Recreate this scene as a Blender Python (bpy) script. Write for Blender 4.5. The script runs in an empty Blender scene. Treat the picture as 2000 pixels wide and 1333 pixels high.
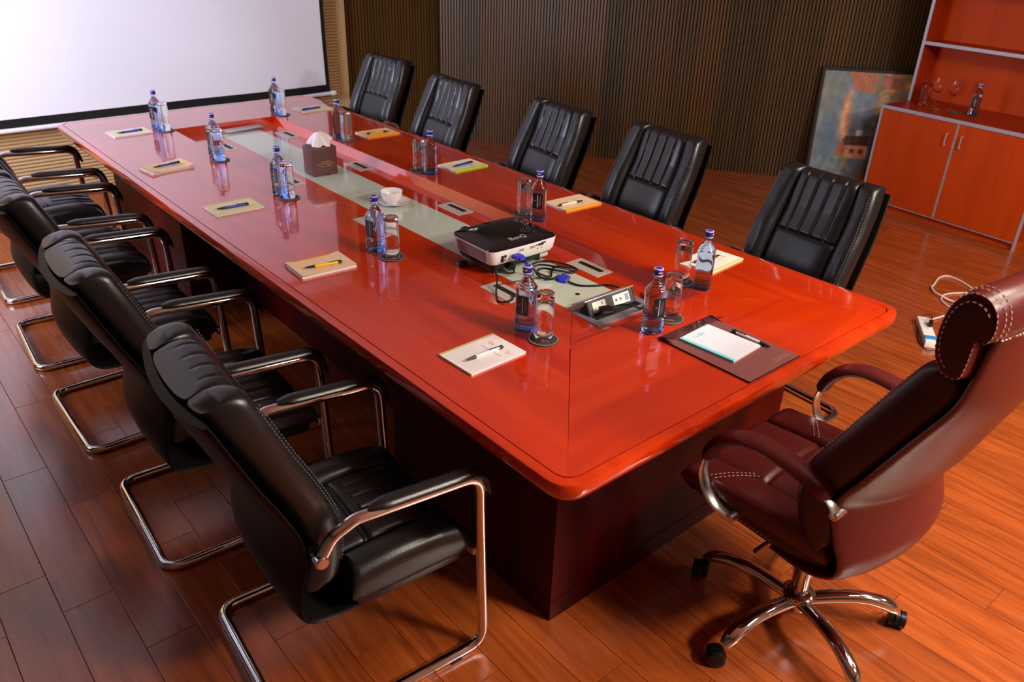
import bpy, bmesh, math, random
from mathutils import Vector, Matrix, noise
random.seed(7)
SC = bpy.context.scene
COL = SC.collection
PI = math.pi

# ------------------------------------------------------------------ camera
def look(loc, yaw, pitch, roll):
    fw = Vector((math.sin(yaw)*math.cos(pitch), math.cos(yaw)*math.cos(pitch), -math.sin(pitch)))
    r = Vector((math.cos(yaw), -math.sin(yaw), 0)); u = r.cross(fw)
    r2 = math.cos(roll)*r + math.sin(roll)*u; u2 = -math.sin(roll)*r + math.cos(roll)*u
    return Matrix(((r2.x, u2.x, -fw.x, loc[0]), (r2.y, u2.y, -fw.y, loc[1]), (r2.z, u2.z, -fw.z, loc[2]), (0, 0, 0, 1)))
cd = bpy.data.cameras.new('camera'); cam = bpy.data.objects.new('camera', cd); COL.objects.link(cam)
cd.sensor_width = 36; cd.sensor_fit = 'HORIZONTAL'; cd.lens = 1572/2000*36; cd.clip_start = .05
cam.matrix_world = look((-1.8526, -.9977, 1.9151), .719, .4881, .0327)
cd.dof.use_dof = True; cd.dof.focus_distance = 2.75; cd.dof.aperture_fstop = 4.5
SC.camera = cam

# ------------------------------------------------------------------ light
W = bpy.data.worlds.new('world'); SC.world = W; W.use_nodes = True
W.node_tree.nodes['Background'].inputs[0].default_value = (.55, .7, 1, 1)
W.node_tree.nodes['Background'].inputs[1].default_value = .6
SC.view_settings.view_transform = 'Standard'; SC.view_settings.look = 'None'
SC.view_settings.exposure = 0.0; SC.view_settings.gamma = 1; SC.view_settings.use_curve_mapping = False
SC.cycles.use_denoising = True; SC.cycles.max_bounces = 12; SC.cycles.transmission_bounces = 10
SC.cycles.transparent_max_bounces = 10; SC.cycles.sample_clamp_indirect = 6; SC.cycles.blur_glossy = .6
def area(name, loc, target, sx, sy, power, color):
    d = bpy.data.lights.new(name, 'AREA'); d.shape = 'RECTANGLE'; d.size = sx; d.size_y = sy; d.energy = power; d.color = color
    o = bpy.data.objects.new(name, d); COL.objects.link(o); o.location = loc
    o.rotation_euler = (Vector(target)-Vector(loc)).to_track_quat('-Z', 'Y').to_euler(); return o
ROOM_H = 2.9
LAMPS = ((.9, -2.8, 215), (2.8, -2.4, 52), (1.5, -1.4, 48), (.4, -1.2, 56))  # last lamp is added to brighten the near end of the table top
area('window_daylight', (-3.50, 3.6, 1.85), (.4, 5.3, 1.4), 2.1, 1.6, 128, (.78, .82, 1)).data.spread = math.radians(120)
for x, y, p in LAMPS:
    area('ceiling_lamp_light', (x, y, ROOM_H-.055), (x, y, 0), .56, .56, p, (1, .88, .74))

# ------------------------------------------------------------------ materials
def S(r, g, b):
    f = lambda c: c/12.92 if c <= .04045 else ((c+.055)/1.055)**2.4
    return (f(r/255), f(g/255), f(b/255), 1)
def mat(name, color, rough=.5, metal=0, coat=0, spec=.5, trans=0, ior=1.45, bump=None, coat_rough=.04):
    m = bpy.data.materials.new(name); m.use_nodes = True; nt = m.node_tree; p = nt.nodes['Principled BSDF']
    p.inputs['Base Color'].default_value = color; p.inputs['Roughness'].default_value = rough
    p.inputs['Metallic'].default_value = metal; p.inputs['Coat Weight'].default_value = coat
    p.inputs['Coat Roughness'].default_value = coat_rough
    p.inputs['Specular IOR Level'].default_value = spec; p.inputs['Transmission Weight'].default_value = trans
    p.inputs['IOR'].default_value = ior
    if bump:
        tc = nt.nodes.new('ShaderNodeTexCoord'); n = nt.nodes.new('ShaderNodeTexNoise'); b = nt.nodes.new('ShaderNodeBump')
        n.inputs['Scale'].default_value = bump[0]; n.inputs['Detail'].default_value = 3
        b.inputs['Strength'].default_value = bump[1]; b.inputs['Distance'].default_value = .002
        nt.links.new(tc.outputs['Object'], n.inputs['Vector']); nt.links.new(n.outputs['Fac'], b.inputs['Height'])
        nt.links.new(b.outputs['Normal'], p.inputs['Normal'])
    return m
def wood(name, c1, c2, scale, rough=.15, coat=0, rand=0, spec=.5, bump=0, coat_rough=.04, tone=None):
    """grain stretched along one axis by the scale vector; rand = per-object tone"""
    m = mat(name, c1, rough, coat=coat, spec=spec, coat_rough=coat_rough); m.node_tree.nodes['Principled BSDF'].inputs['Coat IOR'].default_value = 1.6; nt = m.node_tree; p = nt.nodes['Principled BSDF']; N = nt.nodes.new; L = nt.links.new
    tc = N('ShaderNodeTexCoord'); mp = N('ShaderNodeMapping'); mp.inputs['Scale'].default_value = scale
    L(tc.outputs['Object'], mp.inputs['Vector'])
    n = N('ShaderNodeTexNoise'); n.inputs['Scale'].default_value = 1; n.inputs['Detail'].default_value = 6; n.inputs['Roughness'].default_value = .6; n.inputs['Distortion'].default_value = .8
    src = mp.outputs['Vector']
    oi = N('ShaderNodeObjectInfo')
    if rand:
        cx = N('ShaderNodeCombineXYZ'); mu = N('ShaderNodeMath'); mu.operation = 'MULTIPLY'; mu.inputs[1].default_value = 60
        L(oi.outputs['Random'], mu.inputs[0])
        for k in range(3): L(mu.outputs[0], cx.inputs[k])
        ad = N('ShaderNodeVectorMath'); L(mp.outputs['Vector'], ad.inputs[0]); L(cx.outputs[0], ad.inputs[1]); src = ad.outputs[0]
    L(src, n.inputs['Vector'])
    r = N('ShaderNodeValToRGB'); r.color_ramp.elements[0].position = .36; r.color_ramp.elements[1].position = .66
    r.color_ramp.elements[0].color = c1; r.color_ramp.elements[1].color = c2
    L(n.outputs['Fac'], r.inputs['Fac']); out = r.outputs['Color']
    if rand:
        hs = N('ShaderNodeHueSaturation'); mr = N('ShaderNodeMapRange')
        mr.inputs['To Min'].default_value = 1-rand; mr.inputs['To Max'].default_value = 1+rand
        L(oi.outputs['Random'], mr.inputs['Value']); L(mr.outputs[0], hs.inputs['Value']); L(out, hs.inputs['Color']); out = hs.outputs['Color']
        if tone:
            mx = N('ShaderNodeMix'); mx.data_type = 'RGBA'; mx.inputs['B'].default_value = tone
            w = N('ShaderNodeTexWhiteNoise'); w.noise_dimensions = '1D'; L(oi.outputs['Random'], w.inputs['W'])
            mm = N('ShaderNodeMath'); mm.operation = 'MULTIPLY'; mm.inputs[1].default_value = .6; L(w.outputs['Value'], mm.inputs[0])
            L(mm.outputs[0], mx.inputs['Factor']); L(out, mx.inputs['A']); out = mx.outputs['Result']
    L(out, p.inputs['Base Color'])
    if bump:
        b = N('ShaderNodeBump'); b.inputs['Strength'].default_value = bump; b.inputs['Distance'].default_value = .001
        L(n.outputs['Fac'], b.inputs['Height']); L(b.outputs['Normal'], p.inputs['Normal'])
    return m
M = {}
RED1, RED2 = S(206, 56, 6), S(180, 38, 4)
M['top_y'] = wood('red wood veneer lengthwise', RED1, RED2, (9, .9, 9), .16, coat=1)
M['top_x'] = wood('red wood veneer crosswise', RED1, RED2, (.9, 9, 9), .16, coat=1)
M['base'] = wood('shade darkened red base veneer', S(76, 6, 3), S(52, 4, 2), (8, 8, .8), .45, spec=.1)  # shade under the table is put into this veneer colour
M['groove'] = mat('dark groove', S(20, 4, 3), .6)
M['floor'] = wood('orange wood plank', S(168, 82, 34), S(130, 57, 23), (26, 2.0, 26), .22, coat=.25, coat_rough=.2, rand=.10, spec=1.0, bump=.2)
M['clad'] = wood('brown slatted cladding', S(80, 57, 20), S(56, 40, 13), (30, 30, 1.2), .5, rand=.22, tone=S(110, 68, 18))
M['clad_back'] = mat('dark cladding groove', S(28, 18, 10), .8)
M['beige'] = mat('beige ribbed wall', S(206, 172, 122), .6, bump=(40, .1))
M['beige_dark'] = mat('beige groove', S(128, 98, 64), .8)
M['plaster'] = mat('darkened plaster', S(84, 72, 62), .9)  # unseen walls, colour darkened to cut bounced light
M['ceil'] = mat('white ceiling', S(206, 198, 190), .9)
M['screen'] = mat('matte white screen fabric', S(243, 241, 250), .9)
M['black'] = mat('black matte', S(14, 14, 17), .6)
M['whitep'] = mat('white plastic', S(232, 230, 232), .35)
M['leather'] = mat('black leather', (.0085, .0085, .0095, 1), .32, spec=.65, bump=(160, .16))
M['shellblk'] = mat('black leather of back shell', (.006, .0048, .0042, 1), .45, spec=.16, bump=(220, .12))
M['stitchgrey'] = mat('grey thread', S(120, 120, 128), .7)
M['chrome'] = mat('polished chrome', (.78, .78, .80, 1), .06, metal=1)
M['steel'] = mat('brushed steel', (.62, .60, .58, 1), .28, metal=1)
M['oxblood'] = mat('oxblood leather', S(86, 27, 26), .34, spec=.5, bump=(90, .18))
M['oxdark'] = mat('dark oxblood leather side', S(58, 20, 16), .38, bump=(90, .15))
M['stitch'] = mat('cream thread', S(226, 196, 176), .7)
M['blkp'] = mat('black plastic', S(18, 18, 20), .35)
M['glossblk'] = mat('gloss black plastic', S(8, 8, 10), .12, coat=.6)
M['glass'] = mat('clear tumbler glass', (1, 1, 1, 1), .0, trans=1, ior=1.45)
M['water'] = mat('clear bottle with water', S(180, 208, 255), .01, trans=1, ior=1.16, coat=1)
M['waterbase'] = mat('blue tinted bottle base', S(84, 152, 255), .02, trans=1, ior=1.2, coat=1)
M['cap'] = mat('dark blue bottle cap', S(36, 28, 140), .35)
M['capring'] = mat('pale cap rim', S(206, 196, 214), .4)
M['label'] = mat('near black bottle label', S(20, 16, 28), .4)
M['print_w'] = mat('white print', S(220, 216, 220), .6)
M['print_red'] = mat('red print', S(196, 60, 50), .6)
M['gold'] = mat('gold print', S(214, 168, 104), .4, metal=.3)
M['orange_print'] = mat('orange print', S(226, 118, 50), .6)
M['paper'] = mat('white paper', S(236, 228, 228), .7)
M['coaster'] = mat('dark slate coaster', S(58, 58, 62), .6)
M['coaster_rim'] = mat('tan coaster ring', S(206, 164, 140), .6)
M['frost'] = mat('grey green frosted glass panel', S(198, 208, 192), .14, coat=.5)
M['frost_edge'] = mat('pale glass edge', S(206, 200, 180), .3)
M['plate'] = mat('satin nickel plate', S(206, 200, 190), .4, metal=.35)
M['alu'] = mat('silver aluminium trim', S(190, 184, 194), .35, metal=.5)
M['orange'] = wood('orange laminate', S(190, 66, 9), S(178, 59, 8), (10, 10, 1), .45, spec=.2)
M['orange_dark'] = wood('reddish laminate', S(160, 48, 9), S(148, 43, 8), (10, 10, 1), .4, spec=.25)
M['ceramic'] = mat('white glazed china', S(238, 232, 232), .15, coat=.5)
M['tissuebox'] = mat('brown leatherette', S(92, 54, 52), .42, bump=(200, .15))
M['tissue'] = mat('white tissue', S(244, 238, 246), .9)
M['blue'] = mat('blue connector plastic', S(52, 60, 206), .4)
M['cable'] = mat('black cable', S(16, 16, 18), .45)
M['whitecable'] = mat('white cable', S(224, 206, 200), .5)
M['folder'] = mat('brown leatherette folder', S(128, 76, 74), .5, bump=(300, .1))
M['folder_edge'] = mat('dark folder edge', S(34, 16, 16), .5)
M['flap'] = mat('clear plastic folder flap', S(255, 236, 232), .03, trans=1, ior=1.35)
M['aqua'] = mat('aqua print', S(130, 220, 240), .6)
M['rule'] = mat('pale ruled line', S(206, 214, 232), .7)
M['lilac'] = mat('lilac print', S(206, 190, 216), .7)
M['olive'] = mat('olive print', S(190, 184, 132), .7)
M['switchblue'] = mat('cyan switch', S(40, 150, 226), .4)
M['greyplate'] = mat('grey metal socket box', S(146, 146, 156), .35, metal=.4)
M['darkgrey'] = mat('dark grey socket face', S(66, 66, 74), .4)
M['cream'] = mat('cream socket face', S(226, 222, 210), .5)
M['lamp'] = mat('lamp diffuser', S(240, 236, 226), .6)
_e = M['lamp'].node_tree.nodes['Principled BSDF']; _e.inputs['Emission Color'].default_value = (1, .9, .78, 1); _e.inputs['Emission Strength'].default_value = 2
def paint(name, rgb, rough=.7):
    if name not in M: M[name] = mat(name, S(*rgb), rough)
    return M[name]

# ------------------------------------------------------------------ object helpers
def empty(name, loc=(0, 0, 0), rz=0, label=None, cat=None, group=None):
    o = bpy.data.objects.new(name, None); COL.objects.link(o); o.location = loc; o.rotation_euler = (0, 0, rz); o.empty_display_size = .1
    return tag(o, label, cat, group)
def tag(o, label=None, cat=None, group=None, kind=None):
    for k, v in (('label', label), ('category', cat), ('group', group), ('kind', kind)):
        if v: o[k] = v
    return o
def copy_tree(o, parent=None):
    c = o.copy(); COL.objects.link(c); c.parent = parent
    for ch in o.children: copy_tree(ch, c)
    return c
class MB:
    """collects shapes; build() links them as ONE mesh object"""
    def __init__(s): s.v = []; s.f = []; s.m = []; s.cur = 0
    def add(s, vs, fs):
        b = len(s.v); s.v += [tuple(x) for x in vs]; s.f += [tuple(b+i for i in f) for f in fs]; s.m += [s.cur]*len(fs); return s
    def mi(s, i): s.cur = i; return s
    def box(s, x0, x1, y0, y1, z0, z1, bev=0, T=None):
        bm = bmesh.new(); bmesh.ops.create_cube(bm, size=1)
        for v in bm.verts: v.co = Vector((x0+(x1-x0)*(v.co.x+.5), y0+(y1-y0)*(v.co.y+.5), z0+(z1-z0)*(v.co.z+.5)))
        if bev: bmesh.ops.bevel(bm, geom=bm.edges[:], offset=bev, segments=2, affect='EDGES', profile=.6)
        if T:
            for v in bm.verts: v.co = T @ v.co
        bm.verts.index_update(); s.add([v.co for v in bm.verts], [[v.index for v in f.verts] for f in bm.faces]); bm.free(); return s
    def lathe(s, prof, n=24, c=(0, 0, 0), sq=None, T=None, cap0=True, cap1=True):
        vs = []; fs = []
        for k, (r, z) in enumerate(prof):
            for i in range(n):
                a = 2*PI*i/n; e = sq(k) if sq else 2
                ca, sa = math.cos(a), math.sin(a)
                q = 1/((abs(ca)**e+abs(sa)**e)**(1/e)) if e != 2 else 1
                p = Vector((c[0]+r*q*ca, c[1]+r*q*sa, c[2]+z)); vs.append(T @ p if T else p)
        for k in range(len(prof)-1):
            for i in range(n):
                j = (i+1) % n; fs.append((k*n+i, k*n+j, (k+1)*n+j, (k+1)*n+i))
        if cap0: fs.append(tuple(reversed(range(n))))
        if cap1: fs.append(tuple(range((len(prof)-1)*n, len(prof)*n)))
        return s.add(vs, fs)
    def tube(s, pts, r, n=10, closed=False, flat=None):
        pts = [Vector(p) for p in pts]; vs = []; fs = []; K = len(pts); up = None
        for k, p in enumerate(pts):
            if closed: t = (pts[(k+1) % K]-pts[k-1])
            else: t = pts[min(k+1, K-1)]-pts[max(k-1, 0)]
            t.normalize()
            if up is None:
                up = Vector((0, 0, 1)) if abs(t.z) < .9 else Vector((1, 0, 0))
            sd = t.cross(up)
            if sd.length < 1e-6: sd = t.orthogonal()
            sd.normalize(); up = sd.cross(t).normalized()
            rr = r[k] if isinstance(r, (list, tuple)) else r
            for i in range(n):
                a = 2*PI*i/n; q = (flat[0], flat[1]) if flat else (1, 1)
                vs.append(p+sd*(rr*q[0]*math.cos(a))+up*(rr*q[1]*math.sin(a)))
        for k in range(K if closed else K-1):
            for i in range(n):
                j = (i+1) % n; k2 = (k+1) % K
                fs.append((k*n+i, k*n+j, k2*n+j, k2*n+i))
        if not closed: fs += [tuple(reversed(range(n))), tuple(range((K-1)*n, K*n))]
        return s.add(vs, fs)
    def prism(s, poly, z0, z1, T=None):
        n = len(poly); vs = [Vector((x, y, z0)) for x, y in poly]+[Vector((x, y, z1)) for x, y in poly]
        if T: vs = [T @ v for v in vs]
        fs = [tuple(reversed(range(n))), tuple(range(n, 2*n))]+[(i, (i+1) % n, n+(i+1) % n, n+i) for i in range(n)]
        return s.add(vs, fs)
    def loft(s, rings, cap=True, closed=False):
        n = len(rings[0]); vs = [p for r in rings for p in r]; fs = []; K = len(rings)
        for k in range(K if closed else K-1):
            k2 = (k+1) % K
            for i in range(n):
                j = (i+1) % n; fs.append((k*n+i, k*n+j, k2*n+j, k2*n+i))
        if cap and not closed: fs += [tuple(reversed(range(n))), tuple(range((K-1)*n, K*n))]
        return s.add(vs, fs)
    def grid(s, nu, nv, fn, flip=False):
        vs = [fn(i/(nu-1), j/(nv-1)) for j in range(nv) for i in range(nu)]
        fs = [(j*nu+i, j*nu+i+1, (j+1)*nu+i+1, (j+1)*nu+i) for j in range(nv-1) for i in range(nu-1)]
        if flip: fs = [tuple(reversed(f)) for f in fs]
        return s.add(vs, fs)
    def mesh(s, name, mats, smooth=40):
        me = bpy.data.meshes.new(name); me.from_pydata(s.v, [], s.f)
        for m in (mats if isinstance(mats, (list, tuple)) else [mats]): me.materials.append(m)
        if any(s.m): me.polygons.foreach_set('material_index', s.m)
        bm = bmesh.new(); bm.from_mesh(me); bmesh.ops.recalc_face_normals(bm, faces=bm.faces[:]); bm.to_mesh(me); bm.free()
        if smooth:
            me.shade_smooth(); me.set_sharp_from_angle(angle=math.radians(smooth))
        return me
    def build(s, name, mats, parent=None, smooth=40):
        o = bpy.data.objects.new(name, s.mesh(name, mats, smooth)); COL.objects.link(o)
        if parent: o.parent = parent
        return o
def place_mesh(name, me, parent=None, loc=(0, 0, 0), rz=0):
    o = bpy.data.objects.new(name, me); COL.objects.link(o); o.location = loc; o.rotation_euler = (0, 0, rz)
    if parent: o.parent = parent
    return o
def arc_path(pts, rad, n=7):
    """polyline with rounded corners"""
    pts = [Vector(p) for p in pts]; out = [pts[0]]
    for k in range(1, len(pts)-1):
        r = rad[k-1] if isinstance(rad, (list, tuple)) else rad
        a, b, c = pts[k-1], pts[k], pts[k+1]; u = (a-b).normalized(); v = (c-b).normalized()
        ang = u.angle(v)
        if r <= 0 or ang > PI-.02: out.append(b); continue
        d = min(r/math.tan(ang/2), .49*(a-b).length, .49*(c-b).length); p, q = b+u*d, b+v*d
        for i in range(n+1):
            t = i/n; out.append(p*(1-t)**2+b*2*t*(1-t)+q*t*t)
    out.append(pts[-1]); return out
def spline(pts, n=8, closed=False):
    pts = [Vector(p) for p in pts]; K = len(pts); out = []
    for k in range(K if closed else K-1):
        g = (lambda i: pts[i % K]) if closed else (lambda i: pts[max(0, min(K-1, i))])
        p0, p1, p2, p3 = g(k-1), g(k), g(k+1), g(k+2)
        for i in range(n):
            t = i/n; out.append(.5*((2*p1)+(p2-p0)*t+(2*p0-5*p1+4*p2-p3)*t*t+(3*p1-p0-3*p2+p3)*t**3))
    if not closed: out.append(pts[-1])
    return out
def resample(pts, n):
    L = [0]
    for a, b in zip(pts, pts[1:]): L.append(L[-1]+(b-a).length)
    out = []; k = 0
    for i in range(n):
        d = L[-1]*i/(n-1)
        while k < len(pts)-2 and L[k+1] < d: k += 1
        t = (d-L[k])/max(1e-9, L[k+1]-L[k]); out.append(pts[k].lerp(pts[k+1], min(1, t)))
    return out
def sup(a, e):
    c, s_ = math.cos(a), math.sin(a)
    return c, math.copysign(max(0, 1-abs(c)**e)**(1/e), s_)      # superellipse sampled evenly across its width
def text_verts(body, size, align='CENTER'):
    cu = bpy.data.curves.new('lettering', 'FONT'); cu.body = body; cu.size = size; cu.align_x = align; cu.align_y = 'CENTER'; cu.resolution_u = 2
    o = bpy.data.objects.new('lettering', cu); COL.objects.link(o)
    me = bpy.data.meshes.new_from_object(o.evaluated_get(bpy.context.evaluated_depsgraph_get()))
    vs = [v.co.copy() for v in me.vertices]; fs = [tuple(p.vertices) for p in me.polygons]
    bpy.data.objects.remove(o); bpy.data.curves.remove(cu); bpy.data.meshes.remove(me); return vs, fs
def lettering(body, size, T, name, m, parent):
    vs, fs = text_verts(body, size); b = MB(); b.add([T @ v for v in vs], fs); return b.build(name, m, parent, smooth=0)
def frame_T(o, x, y):
    x = Vector(x).normalized(); y = Vector(y).normalized(); z = x.cross(y)
    return Matrix(((x.x, y.x, z.x, o[0]), (x.y, y.y, z.y, o[1]), (x.z, y.z, z.z, o[2]), (0, 0, 0, 1)))
def dashes(mb, pts, r=.0011, dash=.007, gap=.0045):
    pts = [Vector(p) for p in pts]; L = sum((b-a).length for a, b in zip(pts, pts[1:])); n = max(2, int(L/(dash+gap)))
    q = resample(pts, n*2+1)
    for k in range(n): mb.tube([q[2*k], q[2*k+1]], r, 5)

# ------------------------------------------------------------------ the room
def struct(o): o['kind'] = 'structure'; return o
X0, X1, Y0, Y1 = -3.4, 4.95, -4.2, 5.36
floor = struct(MB().box(X0, X1, Y0, 5.6, -.06, -.004).build('floor', M['groove']))
PW, PL = .150, .81
plank_me = {}
def plank_mesh(length):
    k = round(length, 2)
    if k not in plank_me:
        plank_me[k] = MB().box(-PW/2+.0007, PW/2-.0007, -length/2+.0007, length/2-.0007, -.006, 0, bev=.0011).mesh('plank', M['floor'], 0)
    return plank_me[k]
cells = []
for i in range(-11, 43):
    xc = -1.63+.147*0+PW*i
    if xc-PW/2 < X0+.02 or xc+PW/2 > X1: continue
    off = {0: .39, 1: .097, 2: .505, 3: .7}.get(i % 4)+(.11*(i//4))
    j0 = math.floor((Y0-off)/PL)
    for j in range(j0, 14):
        a, b = off+PL*j, off+PL*(j+1); a = max(a, Y0); b = min(b, 5.38)
        if b-a > .05: cells.append((xc, a, b))
fwd = Vector((.659, .752))
def rank(c):
    d = Vector((c[0]+1.85, (c[1]+c[2])/2+1.0)); f = d.dot(fwd); s_ = abs(d.x*fwd.y-d.y*fwd.x)
    hid = -.6 < c[0] < .62 and .3 < c[1] and c[2] < 4.1        # beneath the table base
    return (1 if (f < .75 or s_ > .45+.74*f or hid) else 0, d.length)
cells.sort(key=rank)
for c in cells[:296]: place_mesh('plank', plank_mesh(c[2]-c[1]), floor, (c[0], (c[1]+c[2])/2, 0))
rest = MB()
for c in cells[296:]: rest.box(c[0]-PW/2+.0007, c[0]+PW/2-.0007, c[1]+.0007, c[2]-.0007, -.006, 0)
tag(rest.build('planks_beyond', M['floor'], floor, 0), kind='stuff')
struct(MB().box(X0, X1, Y0, 5.6, ROOM_H, ROOM_H+.08).build('ceiling', M['ceil']))
# back wall: beige horizontal ribs behind the screen
BX = 1.745
wall_back = struct(MB().box(X0, BX, Y1+.008, Y1+.12, 0, ROOM_H).build('wall_back', M['beige_dark']))
rib = MB(); z = .004; pitch = .0245
while z < ROOM_H-.03:
    xs = (X0, BX-.075)
    prof = [(0, 0), (-.007, .004), (-.011, .010), (-.009, .017), (-.003, .0215), (0, .0225)]
    for a, b in zip(prof, prof[1:]):
        rib.add([(xs[0], Y1+.008+a[0], z+a[1]), (xs[1], Y1+.008+a[0], z+a[1]), (xs[1], Y1+.008+b[0], z+b[1]), (xs[0], Y1+.008+b[0], z+b[1])], [(0, 1, 2, 3)])
    z += pitch
tag(rib.build('rib', M['beige'], wall_back, 60), kind='stuff')
MB().box(BX-.073, BX, Y1-.004, Y1+.01, 0, ROOM_H).build('edge_strip', M['beige'], wall_back)
dots = MB(); z = .06
while z < ROOM_H-.05: dots.box(BX-.062, BX-.053, Y1-.0052, Y1-.003, z, z+.008); z += pitch
tag(dots.build('slot_row', M['beige_dark'], wall_back, 0), kind='stuff')
# right wall: curved brown cladding of vertical ribs, in panels
wall_right = struct(MB().box(X1, X1+.1, Y0, 5.6, 0, ROOM_H).build('wall_right', M['plaster']))
curve = [Vector((a, b, 0)) for a, b in ((1.745, 5.40), (2.3, 5.40), (2.82, 5.40))]
curve2 = spline([(2.70, 5.34, 0), (2.87, 5.065, 0), (3.0, 4.79, 0), (3.34, 4.095, 0), (3.49, 3.835, 0), (3.95, 3.10, 0), (4.32, 2.61, 0), (4.62, 2.27, 0), (4.95, 1.98, 0)], 8)
bk = MB()
for cv in (curve, curve2):
    for a, b in zip(cv, cv[1:]):
        d = (b-a).normalized(); n = Vector((-d.y, d.x, 0)); n = n if n.dot(Vector((-1, -1, 0))) < 0 else -n
        a2, b2 = a+n*.012, b+n*.012
        bk.add([(*a2.xy, 0), (*b2.xy, 0), (*b2.xy, ROOM_H), (*a2.xy, ROOM_H)], [(0, 1, 2, 3)])
bk.build('cladding_backing', M['clad_back'], wall_right, 0)
RP, NR = .0275, 7
pm = MB()
for k in range(NR):
    x = -RP*NR/2+RP*k
    sec = [(x+.003, .012), (x+.0055, 0), (x+.0215, 0), (x+.024, .012)]
    for a, b in zip(sec, sec[1:]): pm.add([(a[0], a[1], .001), (b[0], b[1], .001), (b[0], b[1], ROOM_H-.001), (a[0], a[1], ROOM_H-.001)], [(0, 1, 2, 3)])
panel_me = pm.mesh('cladding_panel', M['clad'], 0)
for cv in (curve, curve2):
    L = sum((b-a).length for a, b in zip(cv, cv[1:])); n = int(L/(RP*NR)); q = resample(cv, n+1)
    for a, b in zip(q, q[1:]):
        d = b-a; c = (a+b)/2; o = place_mesh('cladding_panel', panel_me, wall_right, c, math.atan2(d.y, d.x)); o.scale.x = d.length/(RP*NR)
# left wall with a window, near wall behind the viewpoint
wl = MB(); wy0, wy1, wz0, wz1 = 2.4, 4.8, 1.0, 2.7
for y0, y1, z0, z1 in ((Y0, wy0, 0, ROOM_H), (wy1, 5.6, 0, ROOM_H), (wy0, wy1, 0, wz0), (wy0, wy1, wz1, ROOM_H)): wl.box(X0-.12, X0, y0, y1, z0, z1)
struct(wl.build('wall_left', M['plaster'], None, 0))
win = struct(MB().box(X0-.08, X0-.03, wy0, wy1, wz0, wz0+.05).box(X0-.08, X0-.03, wy0, wy1, wz1-.05, wz1).box(X0-.08, X0-.03, wy0, wy0+.05, wz0, wz1).box(X0-.08, X0-.03, wy1-.05, wy1, wz0, wz1).build('window_1', M['alu']))
MB().box(X0-.075, X0-.035, (wy0+wy1)/2-.025, (wy0+wy1)/2+.025, wz0, wz1).build('mullion', M['alu'], win)
struct(MB().box(X0, X1, Y0-.1, Y0, 0, ROOM_H).build('wall_front', M['plaster']))
struct(MB().box(BX, X1+.1, 5.55, 5.65, 0, ROOM_H).build('wall_rear', M['clad_back']))
for i, (x, y) in enumerate([l[:2] for l in LAMPS]):
    t = empty('ceiling_light', (x, y, ROOM_H), 0, ['square ceiling light farthest back behind the red swivel chair', 'square ceiling light behind the cabinet end of the room', 'square ceiling light just behind the red swivel chair', 'unseen square ceiling light added to brighten the near end of the table'][i], 'ceiling light', 'ceiling lights')
    MB().box(-.3, .3, -.3, -.28, -.03, 0).box(-.3, .3, .28, .3, -.03, 0).box(-.3, -.28, -.28, .28, -.03, 0).box(.28, .3, -.28, .28, -.03, 0).build('frame', M['alu'], t, 0)
    MB().box(-.28, .28, -.28, .28, -.012, 0).build('diffuser', M['lamp'], t, 0)

# ------------------------------------------------------------------ projection screen
scr = empty('projection_screen', (0, 5.27, 0), 0, 'white pull-down projection screen with black border hanging on the beige wall', 'screen')
sx0, sx1, sz0, sz1 = -1.62, 1.515, .548, 2.62
def scr_pt(x, z):
    w = .020*math.sin(3.2*(x+.55*z)+.6)*max(0, min(1, (x+.4)/1.6))*max(0, 1-abs(z-.9)/1.1)
    return (x, w, z)
bx0, bx1, bz0, bz1 = sx0+.035, sx1-.035, sz0+.062, sz1-.05
MB().grid(60, 24, lambda u, v: scr_pt(bx0+(bx1-bx0)*u, bz0+(bz1-bz0)*v)).build('screen_fabric', M['screen'], scr, 80)
bd = MB()
for (a, b, c, d) in ((sx0, sx1, sz0, bz0), (sx0, sx1, bz1, sz1), (sx0, bx0, bz0, bz1), (bx1, sx1, bz0, bz1)):
    bd.grid(40 if b-a > 1 else 3, 24 if d-c > 1 else 3, lambda u, v: scr_pt(a+(b-a)*u, c+(d-c)*v))
bd.build('screen_border', M['black'], scr, 80)
bar = MB().tube([(sx0-.02, 0, sz0-.012), (sx1+.02, 0, sz0-.012)], .016, 12).build('bottom_bar', M['whitep'], scr)
MB().tube([(sx1+.015, 0, sz0-.012), (sx1+.045, 0, sz0-.012)], .021, 12).build('end_cap', M['whitep'], bar)
MB().box(sx0-.06, sx1+.06, -.06, .04, sz1-.01, sz1+.1, bev=.01).build('roller_case', M['whitep'], scr)
for x in (sx0+.2, sx1-.2): MB().box(x-.02, x+.02, .038, .07, sz1+.02, sz1+.08).build('bracket', M['whitep'], scr)

# ------------------------------------------------------------------ conference table
HT = .76; TW, TL = .80, 4.31; G = .0325
RX0, RX1, RY0, RY1 = -.295, .338, .512, 3.81; RZ = .716
table = empty('conference_table', (0, 0, 0), 0, 'long glossy red wood conference table with a glass panelled centre channel', 'table')
gx0, gx1, gy0, gy1 = -TW+G, TW-G, G, TL-G
ym = 2.19; e = .0011; RC = .045
def corner(cx, cy, r, a0, a1, n=6): return [(cx+r*math.cos(a0+(a1-a0)*i/n), cy+r*math.sin(a0+(a1-a0)*i/n)) for i in range(n+1)]
cNL = corner(gx0+RC, gy0+RC, RC, PI, 1.5*PI); cNR = corner(gx1-RC, gy0+RC, RC, 1.5*PI, 2*PI)
cFR = corner(gx1-RC, gy1-RC, RC, 0, PI/2); cFL = corner(gx0+RC, gy1-RC, RC, PI/2, PI)
def half(c, first): return c[:4] if first else c[3:]
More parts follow.
